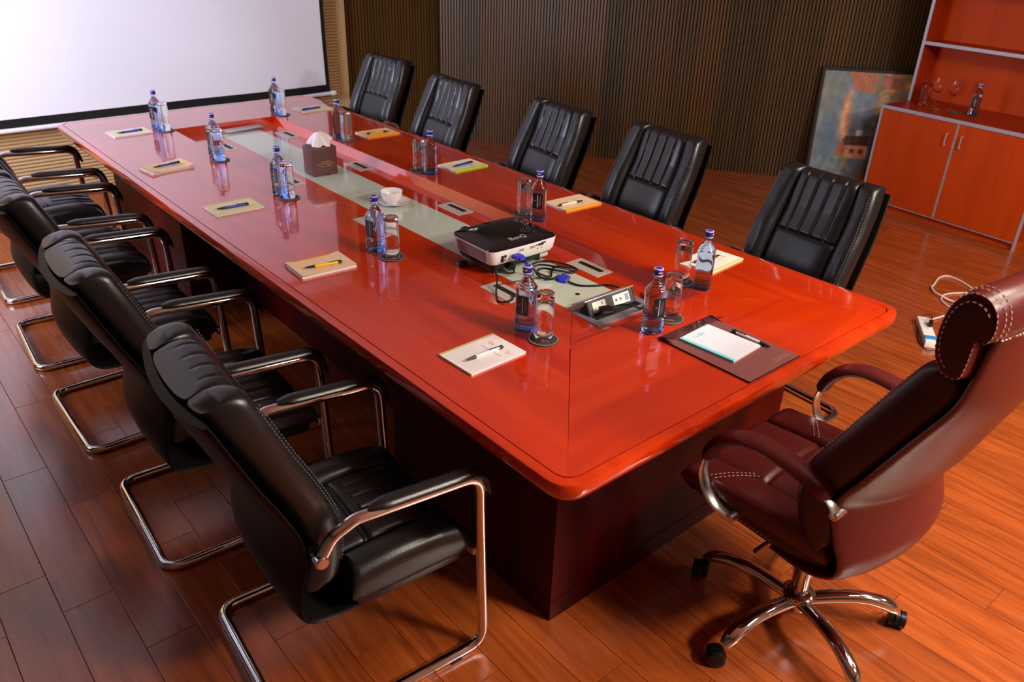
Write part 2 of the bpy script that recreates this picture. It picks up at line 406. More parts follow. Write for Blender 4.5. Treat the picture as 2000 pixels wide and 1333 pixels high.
def toppanel(poly, m):
    cx = sum(p[0] for p in poly)/len(poly); cy = sum(p[1] for p in poly)/len(poly)
    q = [(x+(e if x < cx else -e), y+(e if y < cy else -e)) for x, y in poly]
    MB().prism(q, HT-.03, HT).build('top_panel', m, table, 0)
toppanel(half(cNL, 1)[::1]+[(RX0, RY0), (RX0, ym), (gx0, ym)], M['top_y'])
toppanel([(gx0, ym), (RX0, ym), (RX0, RY1)]+half(cFL, 0), M['top_y'])
toppanel(half(cNR, 0)+[(gx1, ym), (RX1, ym), (RX1, RY0)], M['top_y'])
toppanel([(gx1, ym)]+half(cFR, 1)+[(RX1, RY1), (RX1, ym)], M['top_y'])
toppanel(half(cNL, 0)+half(cNR, 1)+[(RX1, RY0), (RX0, RY0)], M['top_x'])
toppanel(half(cFR, 0)+half(cFL, 1)+[(RX0, RY1), (RX1, RY1)], M['top_x'])
# edge band swept round the table: flat lip, rounded nose, face raked inwards
def ring(off, z, r, n=8):
    x0, x1, y0, y1 = -TW+off, TW-off, off, TL-off
    return [Vector((*p, z)) for p in corner(x0+r, y0+r, r, PI, 1.5*PI, n)+corner(x1-r, y0+r, r, 1.5*PI, 2*PI, n)+corner(x1-r, y1-r, r, 0, PI/2, n)+corner(x0+r, y1-r, r, PI/2, PI, n)]
RO = .075
prof = [(G+.006, HT-.0308), (G-.0015, HT-.0305), (G-.0015, HT-.001), (G-.003, HT+.0005), (.006, HT), (.002, HT-.0015), (0, HT-.006), (.001, HT-.030), (.006, HT-.044), (.016, HT-.056), (.030, HT-.064), (.07, HT-.066)]
MB().loft([ring(o, z, max(.01, RO-o)) for o, z in prof], cap=False).build('edge_band', M['top_y'], table, 35)
# centre channel
lin = MB(); t_ = .018
for x0, x1, y0, y1 in ((RX0-t_, RX0, RY0-t_, RY1+t_), (RX0, RX1, RY0-t_, RY0), (RX0, RX1, RY1, RY1+t_)): lin.box(x0, x1, y0, y1, RZ-.02, HT-.0005)
lin.build('channel_wall', M['top_y'], table, 0)
MB().loft([[Vector((RX1, y, HT-.0005)), Vector((RX1+t_, y, HT-.0005)), Vector((RX1+t_, y, RZ-.02)), Vector((RX1-.024, y, RZ-.02)), Vector((RX1-.024, y, RZ))] for y in (RY0-t_, RY1+t_)]).build('channel_slope', M['top_y'], table, 0)
MB().box(RX0-.02, RX1+.02, RY0-.02, RY1+.02, RZ-.03, RZ-.016).build('channel_bed', M['groove'], table, 0)
GX0, GX1, GY0, GY1 = -.060, .178, .742, 3.70
def strip(poly, m): MB().prism(poly, RZ-.016, RZ).build('channel_panel', m, table, 0)
strip([(RX0, RY0), (GX0-e, GY0-e), (GX0-e, ym-e), (RX0, ym-e)], M['top_y']); strip([(RX0, ym+e), (GX0-e, ym+e), (GX0-e, GY1+e), (RX0, RY1)], M['top_y'])
strip([(RX1, RY0), (RX1, ym-e), (GX1+e, ym-e), (GX1+e, GY0-e)], M['top_y']); strip([(RX1, ym+e), (RX1, RY1), (GX1+e, GY1+e), (GX1+e, ym+e)], M['top_y'])
strip([(RX0+2*e, RY0), (RX1-2*e, RY0), (GX1, GY0-2*e), (GX0, GY0-2*e)], M['top_x']); strip([(RX0+2*e, RY1), (GX0, GY1+2*e), (GX1, GY1+2*e), (RX1-2*e, RY1)], M['top_x'])
for y0, y1 in ((GY0, 2.268), (2.271, GY1)):
    g_ = MB().box(GX0+.003, GX1-.003, y0+.003, y1-.003, RZ-.012, RZ+.0008, bev=.0006).build('glass_panel', M['frost'], table, 0)
    MB().box(GX0, GX1, y0, y0+.003, RZ-.012, RZ+.0004).box(GX0, GX1, y1-.003, y1, RZ-.012, RZ+.0004).box(GX0, GX0+.003, y0, y1, RZ-.012, RZ+.0006).box(GX1-.003, GX1, y0, y1, RZ-.012, RZ+.0006).build('polished_edge', M['frost_edge'], g_, 0)
MB().lathe([(.016, RZ+.0009), (.016, RZ+.0014), (.010, RZ+.0014), (.010, RZ+.0009)], 20, (.053, .831, 0)).build('cable_hole', M['frost_edge'], table)
MB().lathe([(.0095, RZ+.0010), (.0095, RZ+.0017)], 20, (.053, .831, 0)).build('hole_opening', M['black'], table)
# slotted cable plates
for (xc, ys) in ((.262, (3.505, 2.690, 1.842, .982)), (-.146, (3.44, 2.66, 1.90, 1.005))):
    for yc in ys:
        pl = MB().box(xc-.043, xc+.043, yc-.086, yc+.086, RZ, RZ+.0022, bev=.0008).build('cable_plate', M['plate'], table, 0)
        MB().box(xc-.002, xc+.022, yc-.062, yc+.062, RZ+.0018, RZ+.0028, bev=.0004).build('brush_slot', M['black'], pl, 0)
# supports
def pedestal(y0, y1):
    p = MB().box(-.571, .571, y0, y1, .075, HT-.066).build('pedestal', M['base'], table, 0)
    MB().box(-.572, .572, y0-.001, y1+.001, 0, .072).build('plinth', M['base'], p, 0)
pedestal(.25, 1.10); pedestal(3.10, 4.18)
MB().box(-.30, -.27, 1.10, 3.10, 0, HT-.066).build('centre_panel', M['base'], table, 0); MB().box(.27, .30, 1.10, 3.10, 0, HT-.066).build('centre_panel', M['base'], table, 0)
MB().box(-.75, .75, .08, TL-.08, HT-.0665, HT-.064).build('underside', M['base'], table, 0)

# ------------------------------------------------------------------ black cantilever chairs (facing +X)
def frames(curve):
    out = []
    for k, p in enumerate(curve):
        t = (curve[min(k+1, len(curve)-1)]-curve[max(k-1, 0)]).normalized()
        out.append((p, t, Vector((t.z, 0, -t.x))))        # n points forward / up
    return out
SHELL = resample(spline([(-.02, 0, .322), (-.10, 0, .316), (-.165, 0, .332), (-.192, 0, .375), (-.190, 0, .45), (-.174, 0, .53), (-.178, 0, .62), (-.212, 0, .71), (-.255, 0, .80), (-.294, 0, .89), (-.317, 0, .945), (-.334, 0, .985)], 10), 48)
def shell_w(z): return .222+.030*math.sin(PI*min(1, max(0, (z-.30)/.75)))
def chair_shell():
    mb = MB(); rings = []
    for p, t, n in frames(SHELL):
        w = shell_w(p.z); M_ = 36; r = []
        for i in range(M_):
            a = 2*PI*i/M_; c, s_ = sup(a, 3.2)
            y = w*c; bulge = -.034*(1-(y/w)**2)*min(1, max(0, (p.z-.33)/.12))
            r.append(p+n*(.011*s_+bulge)+Vector((0, y, 0)))
        rings.append(r)
    return mb.loft(rings)
def back_pad(y0, y1, thick, zlo, ztop, grooves=(), seam=None, e=2.8, nM=184, lift=.016, wr=0):
    """upholstered pad that follows the shell from zlo up to ztop and rolls over the top"""
    cv = [q for q in SHELL if q.z > zlo]; tt = (SHELL[-1]-SHELL[-3]).normalized(); cv.append(SHELL[-1]+tt*((ztop-.985)/tt.z)); cv = resample(cv, 118); fr = frames(cv); rings = []; K = len(cv)
    yc, hw = (y0+y1)/2, (y1-y0)/2
    for k, (p, t, n) in enumerate(fr):
        u = k/(K-1); end = 1.0
        if u > .93: end = math.sqrt(max(.012, 1-((u-.93)/.0705)**2))
        if u < .08: end = math.sqrt(max(.05, 1-((.08-u)/.0805)**2))
        tq = max(0, min(1, (u-.72)/.2)); th = (thick+(.090-thick)*tq)*(.35+.65*end); w = hw*(shell_w(p.z)-.004)/.25*(.93+.07*end); ycc = yc*(shell_w(p.z)-.004)/.25
        r = []
        for i in range(nM):
            a = 2*PI*i/nM; c, s_ = sup(a, e+((4.5 if y0*y1 < 0 else 3)-e)*tq); y = (ycc+w*c)*(1-.045*max(0, (u-.8)/.2)**2); d = 0
            if s_ > -.3:
                for g in grooves:
                    gu = 1 if seam is None or p.z > seam+.003 else 0
                    d += .0068*math.exp(-((y-g)/.0048)**2)*gu
                if seam is not None: d += .009*math.exp(-((p.z-seam)/.0055)**2)
                if wr: d += wr*noise.noise(Vector((y*22, p.z*9, y*14+7)))
            bow = (-.032 if s_ < 0 else -.012)*(1-(y/.25)**2)
            r.append(p+n*(lift+th/2+(th/2-d)*s_+bow)+Vector((0, y, 0)))
        rings.append(r)
    return MB().loft(rings)
def seat_pad(x0, x1, y0, y1, z0, z1, grooves=(), seam=None, e=4, drop=.03, nose=.89):
    rings = []; K = 70; M_ = 96; yc, hw = (y0+y1)/2, (y1-y0)/2
    for k in range(K):
        u = k/(K-1); x = x0+(x1-x0)*u; end = 1
        if u > nose: end = math.sqrt(max(.05, 1-((u-nose)/(1.002-nose))**2))
        if u < .08: end = math.sqrt(max(.1, 1-((.08-u)/.082)**2))
        h = (z1-z0)/2; zc = (z0+z1)/2-(1-end)*h*.35; r = []
        crown = .012*math.sin(PI*min(1, u*1.1))-drop*max(0, u-.75)/.25*.4
        for i in range(M_):
            a = 2*PI*i/M_; c, s_ = sup(a, e); y = yc+hw*c*(.96+.04*end); d = 0
            if s_ > 0:
                for g in grooves: d += .009*math.exp(-((y-g)/.0065)**2)*(1 if u > .46 else 0)
                if seam is not None: d += .010*math.exp(-((x-seam)/.007)**2)
            r.append(Vector((x, y, zc+h*end*s_+(crown if s_ > 0 else 0)-d)))
        rings.append(r)
    return MB().loft(rings)
GR = [-.087, -.029, .029, .087]
def make_chair():
    root = empty('conference_chair')
    chair_shell().build('back_shell', M['shellblk'], root)
    back_pad(-.150, .150, .085, .43, 1.000, GR, .745).build('back_cushion', M['leather'], root)
    for s_ in (-1, 1):
        b = back_pad(min(.150*s_, .247*s_), max(.150*s_, .247*s_), .096, .44, 1.002, e=2.3, nM=44, wr=.0045).build('back_bolster', M['leather'], root)
        st = MB(); pts = [p+n*.108+Vector((0, s_*(shell_w(p.z)-.028), 0)) for p, t, n in frames([q for q in SHELL if .50 < q.z < .965])]
        dashes(st, pts, .0009, .006, .004); pts2 = [p+Vector((0, s_*.008, 0))+Vector((-.008, 0, 0)) for p in pts]; dashes(st, pts2, .0009, .006, .004)
        tag(st.build('stitching', M['stitchgrey'], b, 0), kind='stuff')
    MB().box(-.050, .275, -.232, .232, .312, .372, bev=.024).build('seat_base', M['leather'], root)
    seat_pad(-.115, .29, -.142, .142, .352, .450, GR, .035).build('seat_cushion', M['leather'], root)
    for s_ in (-1, 1):
        b = seat_pad(-.065, .297, min(.142*s_, .250*s_), max(.142*s_, .250*s_), .335, .452, e=2.6).build('seat_bolster', M['leather'], root)
        st = MB(); dashes(st, [(-.03+.26*i/14, s_*.2445, .4255+.009*math.sin(PI*i/14)) for i in range(15)], .0010, .006, .004)
        tag(st.build('stitching', M['stitchgrey'], b, 0), kind='stuff')
    H = .278; r = .0155
    P1 = [(-.150, H, .575), (-.115, H, .628), (-.055, H, .652), (.298, H, .628), (.318, H, .0165), (-.275, H, .0165)]
    path = [(x, y, z) for x, y, z in P1]+[(x, -y, z) for x, y, z in reversed(P1)]
    fr_ = MB().tube(arc_path(path, [.05, .05, .055, .06, .055, .055, .06, .055, .05, .05], 6), r, 12).build('tube_frame', M['chrome'], root)
    for s_ in (-1, 1):
        T = Matrix.Translation((-.150, s_*(H-.002), .575)) @ Matrix.Rotation(PI/2, 4, 'X')
        MB().lathe([(.016, -.020), (.018, -.016), (.018, .016), (.014, .020)], 16, T=T).build('pivot_bolt', M['chrome'], fr_)
        MB().box(-.165, -.135, min(s_*.235, s_*.268), max(s_*.235, s_*.268), .560, .590, bev=.004).build('pivot_bracket', M['steel'], root)
        MB().box(.285, .306, min(s_*.235, s_*.27), max(s_*.235, s_*.27), .352, .376, bev=.003).build('seat_bracket', M['steel'], root)
        pad = arc_path([(-.02, s_*H, .669), (.296, s_*H, .648), (.330, s_*H, .555)], [.055], 8); pad = resample([Vector(p) for p in pad], 22)
        rr = [.35]+[.75]+[1]*17+[.9]+[.7]+[.35]
        MB().tube(pad, rr, 14, flat=(.024, .0135)).build('armrest_pad', M['leather'], root)
        MB().box(.20, .235, s_*H-.016, s_*H+.016, 0, .004).build('floor_glide', M['blkp'], root, 0)
    return root
LCH = 'black leather cantilever chairs along the left side'; RCH = 'black leather cantilever chairs along the right side'
proto = make_chair()
lab_l = ['black leather chrome-armed chair, nearest the camera on the left side of the table', 'black leather chrome-armed chair directly behind the nearest left one', 'black leather chrome-armed chair third from the front on the left side', 'black leather chrome-armed chair fourth from the front on the left side', 'black leather chrome-armed chair farthest on the left side, nearest the screen wall']
lab_r = ['black leather chair before the leaning painting, nearest one on the right side', 'black leather chair second from the front on the right side of the table', 'black leather chair third from the front on the right side, middle one of its row', 'black leather chair fourth from the front on the right side of the table', 'black leather chair farthest on the right side, beside the beige wall edge']
places = [(-1.08, .61, -4), (-1.11, 1.43, -3), (-1.125, 2.257, 0), (-1.11, 3.05, -3), (-1.065, 3.905, -2)]
for i, (x, y, a) in enumerate(places):
    o = proto if i == 0 else copy_tree(proto)
    o.location = (x, y, 0); o.rotation_euler.z = math.radians(a); tag(o, lab_l[i], 'chair', LCH)
for i, (x, y, a) in enumerate([(.955, .60, 176), (.985, 1.48, 176), (.955, 2.21, 174), (.905, 3.09, 177), (1.005, 3.96, 183)]):
    o = copy_tree(proto); o.location = (x, y, 0); o.rotation_euler.z = math.radians(a); tag(o, lab_r[i], 'chair', RCH)

# ------------------------------------------------------------------ red executive swivel chair (built facing +X, turned to +Y)
ex = empty('executive_chair', (.07, -.19, 0), PI/2, 'high-backed oxblood leather swivel chair with white stitching at the table head', 'chair')
def E_(y, z): return Vector((y+.19, 0, z))          # world y,z -> local forward, height
RIM = resample(spline([E_(-.20, .405), E_(-.30, .395), E_(-.375, .425), E_(-.392, .48), E_(-.366, .56), E_(-.350, .66), E_(-.395, .755), E_(-.470, .905), E_(-.522, 1.01), E_(-.540, 1.09), E_(-.548, 1.15), E_(-.556, 1.20)], 10), 60)
def ew(z): return .262+.030*math.sin(PI*min(1, max(0, (z-.38)/.62)))-.008*max(0, min(1, (z-.85)/.25))
rings = []
for p, t, n in frames(RIM):
    w = ew(p.z); r = []
    for i in range(44):
        a = 2*PI*i/44; c, s_ = sup(a, 3.4); y = w*c
        bulge = -.085*(1-(y/w)**2)*min(1, max(.15, (p.z-.36)/.14))*(1-.55*max(0, min(1, (p.z-.8)/.35)))
        r.append(p+n*(.014*s_+bulge)+Vector((0, y, 0)))
    rings.append(r)
shell = MB().loft(rings).build('back_shell', M['oxblood'], ex)
def ex_pad(cv, y0, y1, thick, e, off, nM=56, grooves=(), seams=()):
    rings = []; K = len(cv); yc, hw = (y0+y1)/2, (y1-y0)/2
    for k, (p, t, n) in enumerate(frames(cv)):
        u = k/(K-1); end = 1
        if u > .9: end = math.sqrt(max(.03, 1-((u-.9)/.102)**2))
        if u < .1: end = math.sqrt(max(.03, 1-((.1-u)/.102)**2))
        r = []
        f = ew(p.z)/.285
        for i in range(nM):
            a = 2*PI*i/nM; c, s_ = sup(a, e); y = (yc+hw*c*(.9+.1*end))*f; d = 0
            if s_ > 0:
                for g in grooves: d += .010*math.exp(-((y-g)/.005)**2)
                for g in seams: d += .010*math.exp(-((u-g)/.012)**2)
            r.append(p+n*(off-.065*(1-(y/.29)**2)+(thick/2)*(.3+.7*end)*s_-d*s_)+Vector((0, y, 0)))
        rings.append(r)
    return MB().loft(rings)
cv = resample([p for p in RIM if .50 < p.z < 1.085], 44)
ex_pad(cv, -.205, .205, .10, 3, .070, grooves=(-.12, .12), seams=(.5,)).build('back_cushion', M['oxblood'], ex)
for s_ in (-1, 1):
    rings = []
    for k, (p, t, n) in enumerate(frames(cv)):
        u = k/(len(cv)-1); end = math.sqrt(max(.02, 1-(2*u-1)**10)); w = ew(p.z); r = []
        for i in range(24):
            a = 2*PI*i/24; c, q = sup(a, 2.6); r.append(p+n*(.058+.056*end*q)+Vector((0, s_*(w-.045)+.038*c, 0)))
        rings.append(r)
    b = MB().loft(rings).build('back_bolster', M['oxdark'], ex)
    st = MB(); dashes(st, [p+n*.1155+Vector((0, s_*(ew(p.z)-.045), 0)) for p, t, n in frames(cv)[5:-5]]); tag(st.build('stitching', M['stitch'], b, 0), kind='stuff')
# headrest roll: side outline traced from its real profile
HO = [(-.487, 1.085), (-.462, 1.115), (-.452, 1.16), (-.454, 1.22), (-.468, 1.265), (-.495, 1.292), (-.528, 1.290), (-.552, 1.268), (-.562, 1.235), (-.560, 1.205), (-.548, 1.186), (-.536, 1.20), (-.530, 1.17), (-.528, 1.12), (-.520, 1.085)]
out = spline([E_(*q) for q in HO], 4, True); cen = sum(out, Vector())/len(out); rings = []
for k in range(15):
    u = k/14*2-1; sc = .92+.08*math.sqrt(max(0, 1-u**8)) if abs(u) < 1 else .90
    rings.append([cen+(q-cen)*sc+Vector((-.030*(1-u*u), .284*u, 0)) for q in out])
head = MB().loft(rings).build('headrest', M['oxblood'], ex, 50)
for s_ in (-1, 1):
    mb = MB(); pl = [cen+(q-cen)*.80+Vector((0, s_*.288, 0)) for q in out]; c0 = cen+Vector((.004, s_*.294, 0))
    mb.add(pl+[c0], [(i, (i+1) % len(pl), len(pl)) for i in range(len(pl))]); mb.build('headrest_end', M['oxdark'], head)
    st = MB()
    hs = lambda y: .92+.08*math.sqrt(max(0, 1-(y/.284)**8))
    hx = lambda y: -.030*(1-(y/.284)**2)
    dashes(st, [cen+(q-cen)*hs(.266)+Vector((hx(.266), s_*.266, 0))+(q-cen).normalized()*.0008 for q in out[8:40]], .0010, .008, .004)
    dashes(st, [cen+(q-cen)*hs(.250)+Vector((hx(.250), s_*.250, 0))+(q-cen).normalized()*.0008 for q in out[8:40]], .0010, .008, .004)
    dashes(st, [cen+(q-cen)*.905+Vector((0, s_*.2845, 0)) for q in out]+[cen+(out[0]-cen)*.905+Vector((0, s_*.2845, 0))], .0009, .007, .005)
    dashes(st, [cen+(q-cen)*.74+Vector((.001, s_*.2905, 0)) for q in out[0:30]], .0010, .008, .004)
    tag(st.build('stitching', M['stitch'], head, 0), kind='stuff')
st = MB(); dashes(st, [E_(-.560, 1.196)+Vector((-.032*(1-(y/.284)**2)-.001, y, 0)) for y in [(-.265+.53*i/30) for i in range(31)]], .0011, .008, .004)
tag(st.build('stitching', M['stitch'], head, 0), kind='stuff')
# seat
def xs(y): return y+.19
seat = seat_pad(xs(-.36), xs(.125), -.155, .155, .418, .505, seam=xs(-.09), e=3.5, drop=0, nose=.93).build('seat_cushion', M['oxblood'], ex)
for s_ in (-1, 1):
    b = seat_pad(xs(-.36), xs(.115), min(.155*s_, .272*s_), max(.155*s_, .272*s_), .440, .509, e=3, drop=0, nose=.925).build('seat_bolster', M['oxblood'], ex)
    st = MB()
    for oy in (.232, .244): dashes(st, [(xs(-.33+.40*u), s_*oy, .5135+.010*math.sin(PI*min(1, .1+u*.95))-.012*abs(oy-.21)/.03) for u in [i/16 for i in range(17)]], .0010, .008, .004)
    for ox in (0, .016): dashes(st, [(xs(.02-ox-.08*v), s_*(.262-.11*v), .516+.006*math.sin(PI*v)) for v in [i/8 for i in range(9)]], .0010, .008, .004)
    tag(st.build('stitching', M['stitch'], b, 0), kind='stuff')
rings = []
for k in range(15):
    u = k/14; x = xs(-.352+.467*u); zb = .372+.048*u**.8; zt = .462; end = math.sqrt(max(.10, 1-max(0, (u-.86)/.142)**2)); w = .262*(.95+.05*end)*(.90+.10*min(1, u/.3)); h = (zt-zb)/2*end; r = []
    for i in range(40):
        a = 2*PI*i/40; c, q = sup(a, 4); r.append(Vector((x, w*c, (zt+zb)/2+h*q)))
    rings.append(r)
lower = MB().loft(rings).build('seat_base', M['oxdark'], ex)
st = MB()
for s_ in (-1, 1): dashes(st, [(xs(-.20+.27*i/12), s_*.2625, .424+.012*i/12) for i in range(13)], .0012, .008, .005)
tag(st.build('stitching', M['stitch'], lower, 0), kind='stuff')
MB().box(-.09, .10, -.10, .10, .352, .388, bev=.01).build('tilt_mechanism', M['blkp'], ex)
MB().tube([(.02, .08, .365), (.03, .24, .358), (.03, .262, .358)], .006, 8).build('height_lever', M['blkp'], ex)
for s_ in (-1, 1):
    yy = s_*.293
    ap = spline([E_(-.335, .672), E_(-.30, .694), E_(-.21, .714), E_(-.11, .718), E_(-.045, .694), E_(0, .645), E_(.018, .595)], 6); ap = [p+Vector((0, yy, 0)) for p in ap]; ap = resample(ap, 26)
    arm = MB().tube(ap, [.6]+[1]*24+[.6], 14, flat=(.034, .020)).build('armrest', M['oxblood'], ex)
    lp = spline([E_(.018, .602), E_(.026, .55), E_(.008, .497), E_(-.035, .46), E_(-.085, .447)], 6); lp = [p+Vector((0, yy, 0)) for p in lp]
    sup_ = MB().tube(lp, .022, 10, flat=(1, .30)).build('arm_support', M['steel'], ex)
    MB().tube([E_(-.088, .449)+Vector((0, yy-s_*.055, 0)), E_(-.088, .449)+Vector((0, yy+s_*.012, 0))], .014, 12).build('support_boss', M['steel'], sup_)
    MB().tube([E_(.020, .600)+Vector((-.006, yy, 0)), E_(.020, .600)+Vector((-.012, yy, 0))], .006, 8).build('arm_screw', M['chrome'], sup_)
    br = MB().tube([p+Vector((0, yy, 0)) for p in spline([E_(-.315, .684), E_(-.345, .668), E_(-.362, .640)], 5)], .024, 10, flat=(1, .25)).build('rear_bracket', M['steel'], ex)
    MB().tube([E_(-.362, .640)+Vector((0, yy-s_*.04, 0)), E_(-.362, .640)+Vector((0, yy+s_*.016, 0))], .012, 12).build('bracket_boss', M['steel'], br)
# five-star base
BO = Vector((-.03, .05, 0))
MB().lathe([(.026, .10), (.026, .36)], 20, tuple(BO)).build('gas_column', M['chrome'], ex)
MB().lathe([(.030, .060), (.036, .066), (.038, .10), (.048, .112), (.048, .124), (.040, .130), (.030, .132)], 24, tuple(BO)).build('base_hub', M['chrome'], ex)
for k in range(5):
    a = math.radians(28+72*k)-PI/2; d = Vector((math.cos(a), math.sin(a), 0)); sd = Vector((-d.y, d.x, 0))
    lg = MB().tube([BO+p for p in resample(spline([d*.030+Vector((0, 0, .097)), d*.12+Vector((0, 0, .112)), d*.20+Vector((0, 0, .113)), d*.27+Vector((0, 0, .094)), d*.305+Vector((0, 0, .066))], 6), 20)], [.023]*14+[.024]*4+[.021, .016], 12, flat=(1, .8)).build('base_leg', M['chrome'], ex)
    c = BO+d*.315; phi = a+[.5, 1.9, -.7, 2.6, 1.2][k]; w = Vector((-math.sin(phi), math.cos(phi), 0)); fd = Vector((math.cos(phi), math.sin(phi), 0)); c2 = c+fd*.012
    cs = MB()
    for q in (-1, 1):
        o_ = c2+w*(q*.016)+Vector((0, 0, .027)); T = frame_T(o_, fd, (0, 0, 1))
        cs.lathe([(.020, -.010), (.027, -.007), (.027, .007), (.020, .010)], 18, T=T)
    cst = cs.build('caster', M['blkp'], ex)
    T = Matrix.Translation(c2+Vector((0, 0, .026))) @ Matrix.Rotation(phi, 4, 'Z')
    hd = MB(); pl = [(.031*math.cos(t), .031*math.sin(t)) for t in [PI*i/10 for i in range(11)]]
    hd.loft([[T @ Vector((x, yy, max(z, -.002))) for x, z in pl] for yy in (-.006, .006)]); hd.lathe([(.008, .03), (.008, .05)], 10, tuple(c)); hd.build('caster_hood', M['blkp'], cst)

# ------------------------------------------------------------------ cabinet and hutch on the right
AX = Vector((-.11, -.99, 0)).normalized(); NX = Vector((.99, -.11, 0)).normalized()
base = Vector((4.177, 1.832, 0)); CT = Matrix(((AX.x, NX.x, 0, 0), (AX.y, NX.y, 0, 0), (0, 0, 1, 0), (0, 0, 0, 1)))
rzc = math.atan2(AX.y, AX.x)
cab = empty('low_cabinet', base, rzc, 'orange laminate cabinet with two doors and silver trim, under the open shelves', 'cabinet')
CW, CD, CH = 1.19, .55, .755; tr = .016
MB().box(.01, CW-.01, .018, CD, .055, CH-.02).build('body', M['orange_dark'], cab, 0)
MB().box(.02, CW-.02, .030, CD-.02, 0, .056).build('kickboard', M['orange'], cab, 0)
MB().box(0, CW, 0, CD, CH-.022, CH-.001).build('top_board', M['orange_dark'], cab, 0)
tm = MB()
tm.box(-.001, CW+.001, -.006, .004, CH-.025, CH, bev=.002).box(-.001, tr, -.004, .012, 0, CH-.025, bev=.002).box(CW-tr, CW+.001, -.004, .012, 0, CH-.025, bev=.002).box(tr, CW-tr, -.003, .014, .052, .058)
tm.build('metal_trim', M['alu'], cab, 0)
for s_ in (0, 1):
    x0, x1 = (tr+.002, CW/2-.007) if s_ == 0 else (CW/2+.007, CW-tr-.002)
    d = MB().box(x0, x1, -.002, .016, .061, CH-.028, bev=.001).build('door', M['orange'], cab, 0)
    ed = x1 if s_ == 0 else x0
    MB().box(min(ed, ed+(.006 if s_ == 0 else -.006)), max(ed, ed+(.006 if s_ == 0 else -.006)), -.003, .012, .061, CH-.028).build('door_edge', M['alu'], d, 0)
    hx = x1-.050 if s_ == 0 else x0+.045
    MB().tube(arc_path([(hx, -.002, .655), (hx, -.022, .655), (hx, -.022, .575), (hx, -.002, .575)], .006, 4), .005, 8).build('door_handle', M['alu'], d)
hut = empty('open_shelf_hutch', base+NX*.32+Vector((0, 0, CH)), rzc, 'open orange shelf unit with silver edges standing on the low cabinet', 'shelf')
HD, HH = .23, 1.38
MB().box(0, CW, HD-.016, HD, 0, HH).build('back_panel', M['orange'], hut, 0)
for x in (0, CW-.018):
    sdp = MB().box(x, x+.018, .004, HD-.016, 0, HH).build('side_panel', M['orange_dark'], hut, 0)
    MB().box(x-.002, x+.020, -.004, .004, 0, HH, bev=.001).build('metal_edge', M['alu'], sdp, 0)
for z in (.405, .81, 1.355):
    sh = MB().box(.018, CW-.018, .004, HD-.016, z, z+.02).build('shelf', M['orange_dark'], hut, 0)
    MB().box(.018, CW-.018, -.004, .004, z-.002, z+.022, bev=.001).build('metal_edge', M['alu'], sh, 0)

# ------------------------------------------------------------------ oil painting leaning on the curved wall
pd = Vector((.605, -.79, 0)).normalized(); pn = Vector((-pd.y*-1, pd.x*-1, 0)); pn = Vector((pd.y, -pd.x, 0)) if Vector((pd.y, -pd.x, 0)).dot(Vector((-1, -1, 0))) > 0 else Vector((-pd.y, pd.x, 0))
PWd, PHt = .70, .93; lean = math.asin(.16/PHt)
b0 = Vector((4.262, 2.385, 0)); upv = (Vector((0, 0, 1))*math.cos(lean)-pn*math.sin(lean)).normalized()
pa = empty('oil_painting', b0, 0, 'black framed oil painting of old houses leaning against the brown ribbed wall', 'painting')
PT = Matrix(((pd.x, upv.x, pn.x, 0), (pd.y, upv.y, pn.y, 0), (pd.z, upv.z, pn.z, 0), (0, 0, 0, 1)))
f_ = .022
MB().box(0, PWd, 0, f_, 0, .035, T=PT).box(0, PWd, PHt-f_, PHt, 0, .035, T=PT).box(0, f_, f_, PHt-f_, 0, .035, T=PT).box(PWd-f_, PWd, f_, PHt-f_, 0, .035, T=PT).build('frame', M['black'], pa, 0)
NU, NV = 120, 160
def smooth(a, b, x): t = max(0, min(1, (x-a)/(b-a))); return t*t*(3-2*t)
def mixc(a, b, t): return tuple(x+(y-x)*t for x, y in zip(a, b))
def inpoly(x, y, P):
    c = False
    for i in range(len(P)):
        (x1, y1), (x2, y2) = P[i-1], P[i]
        if (y1 > y) != (y2 > y) and x < (x2-x1)*(y-y1)/(y2-y1)+x1: c = not c
    return c
def nz(x, y, s): return noise.noise(Vector((x*s, y*s, 3.1)))
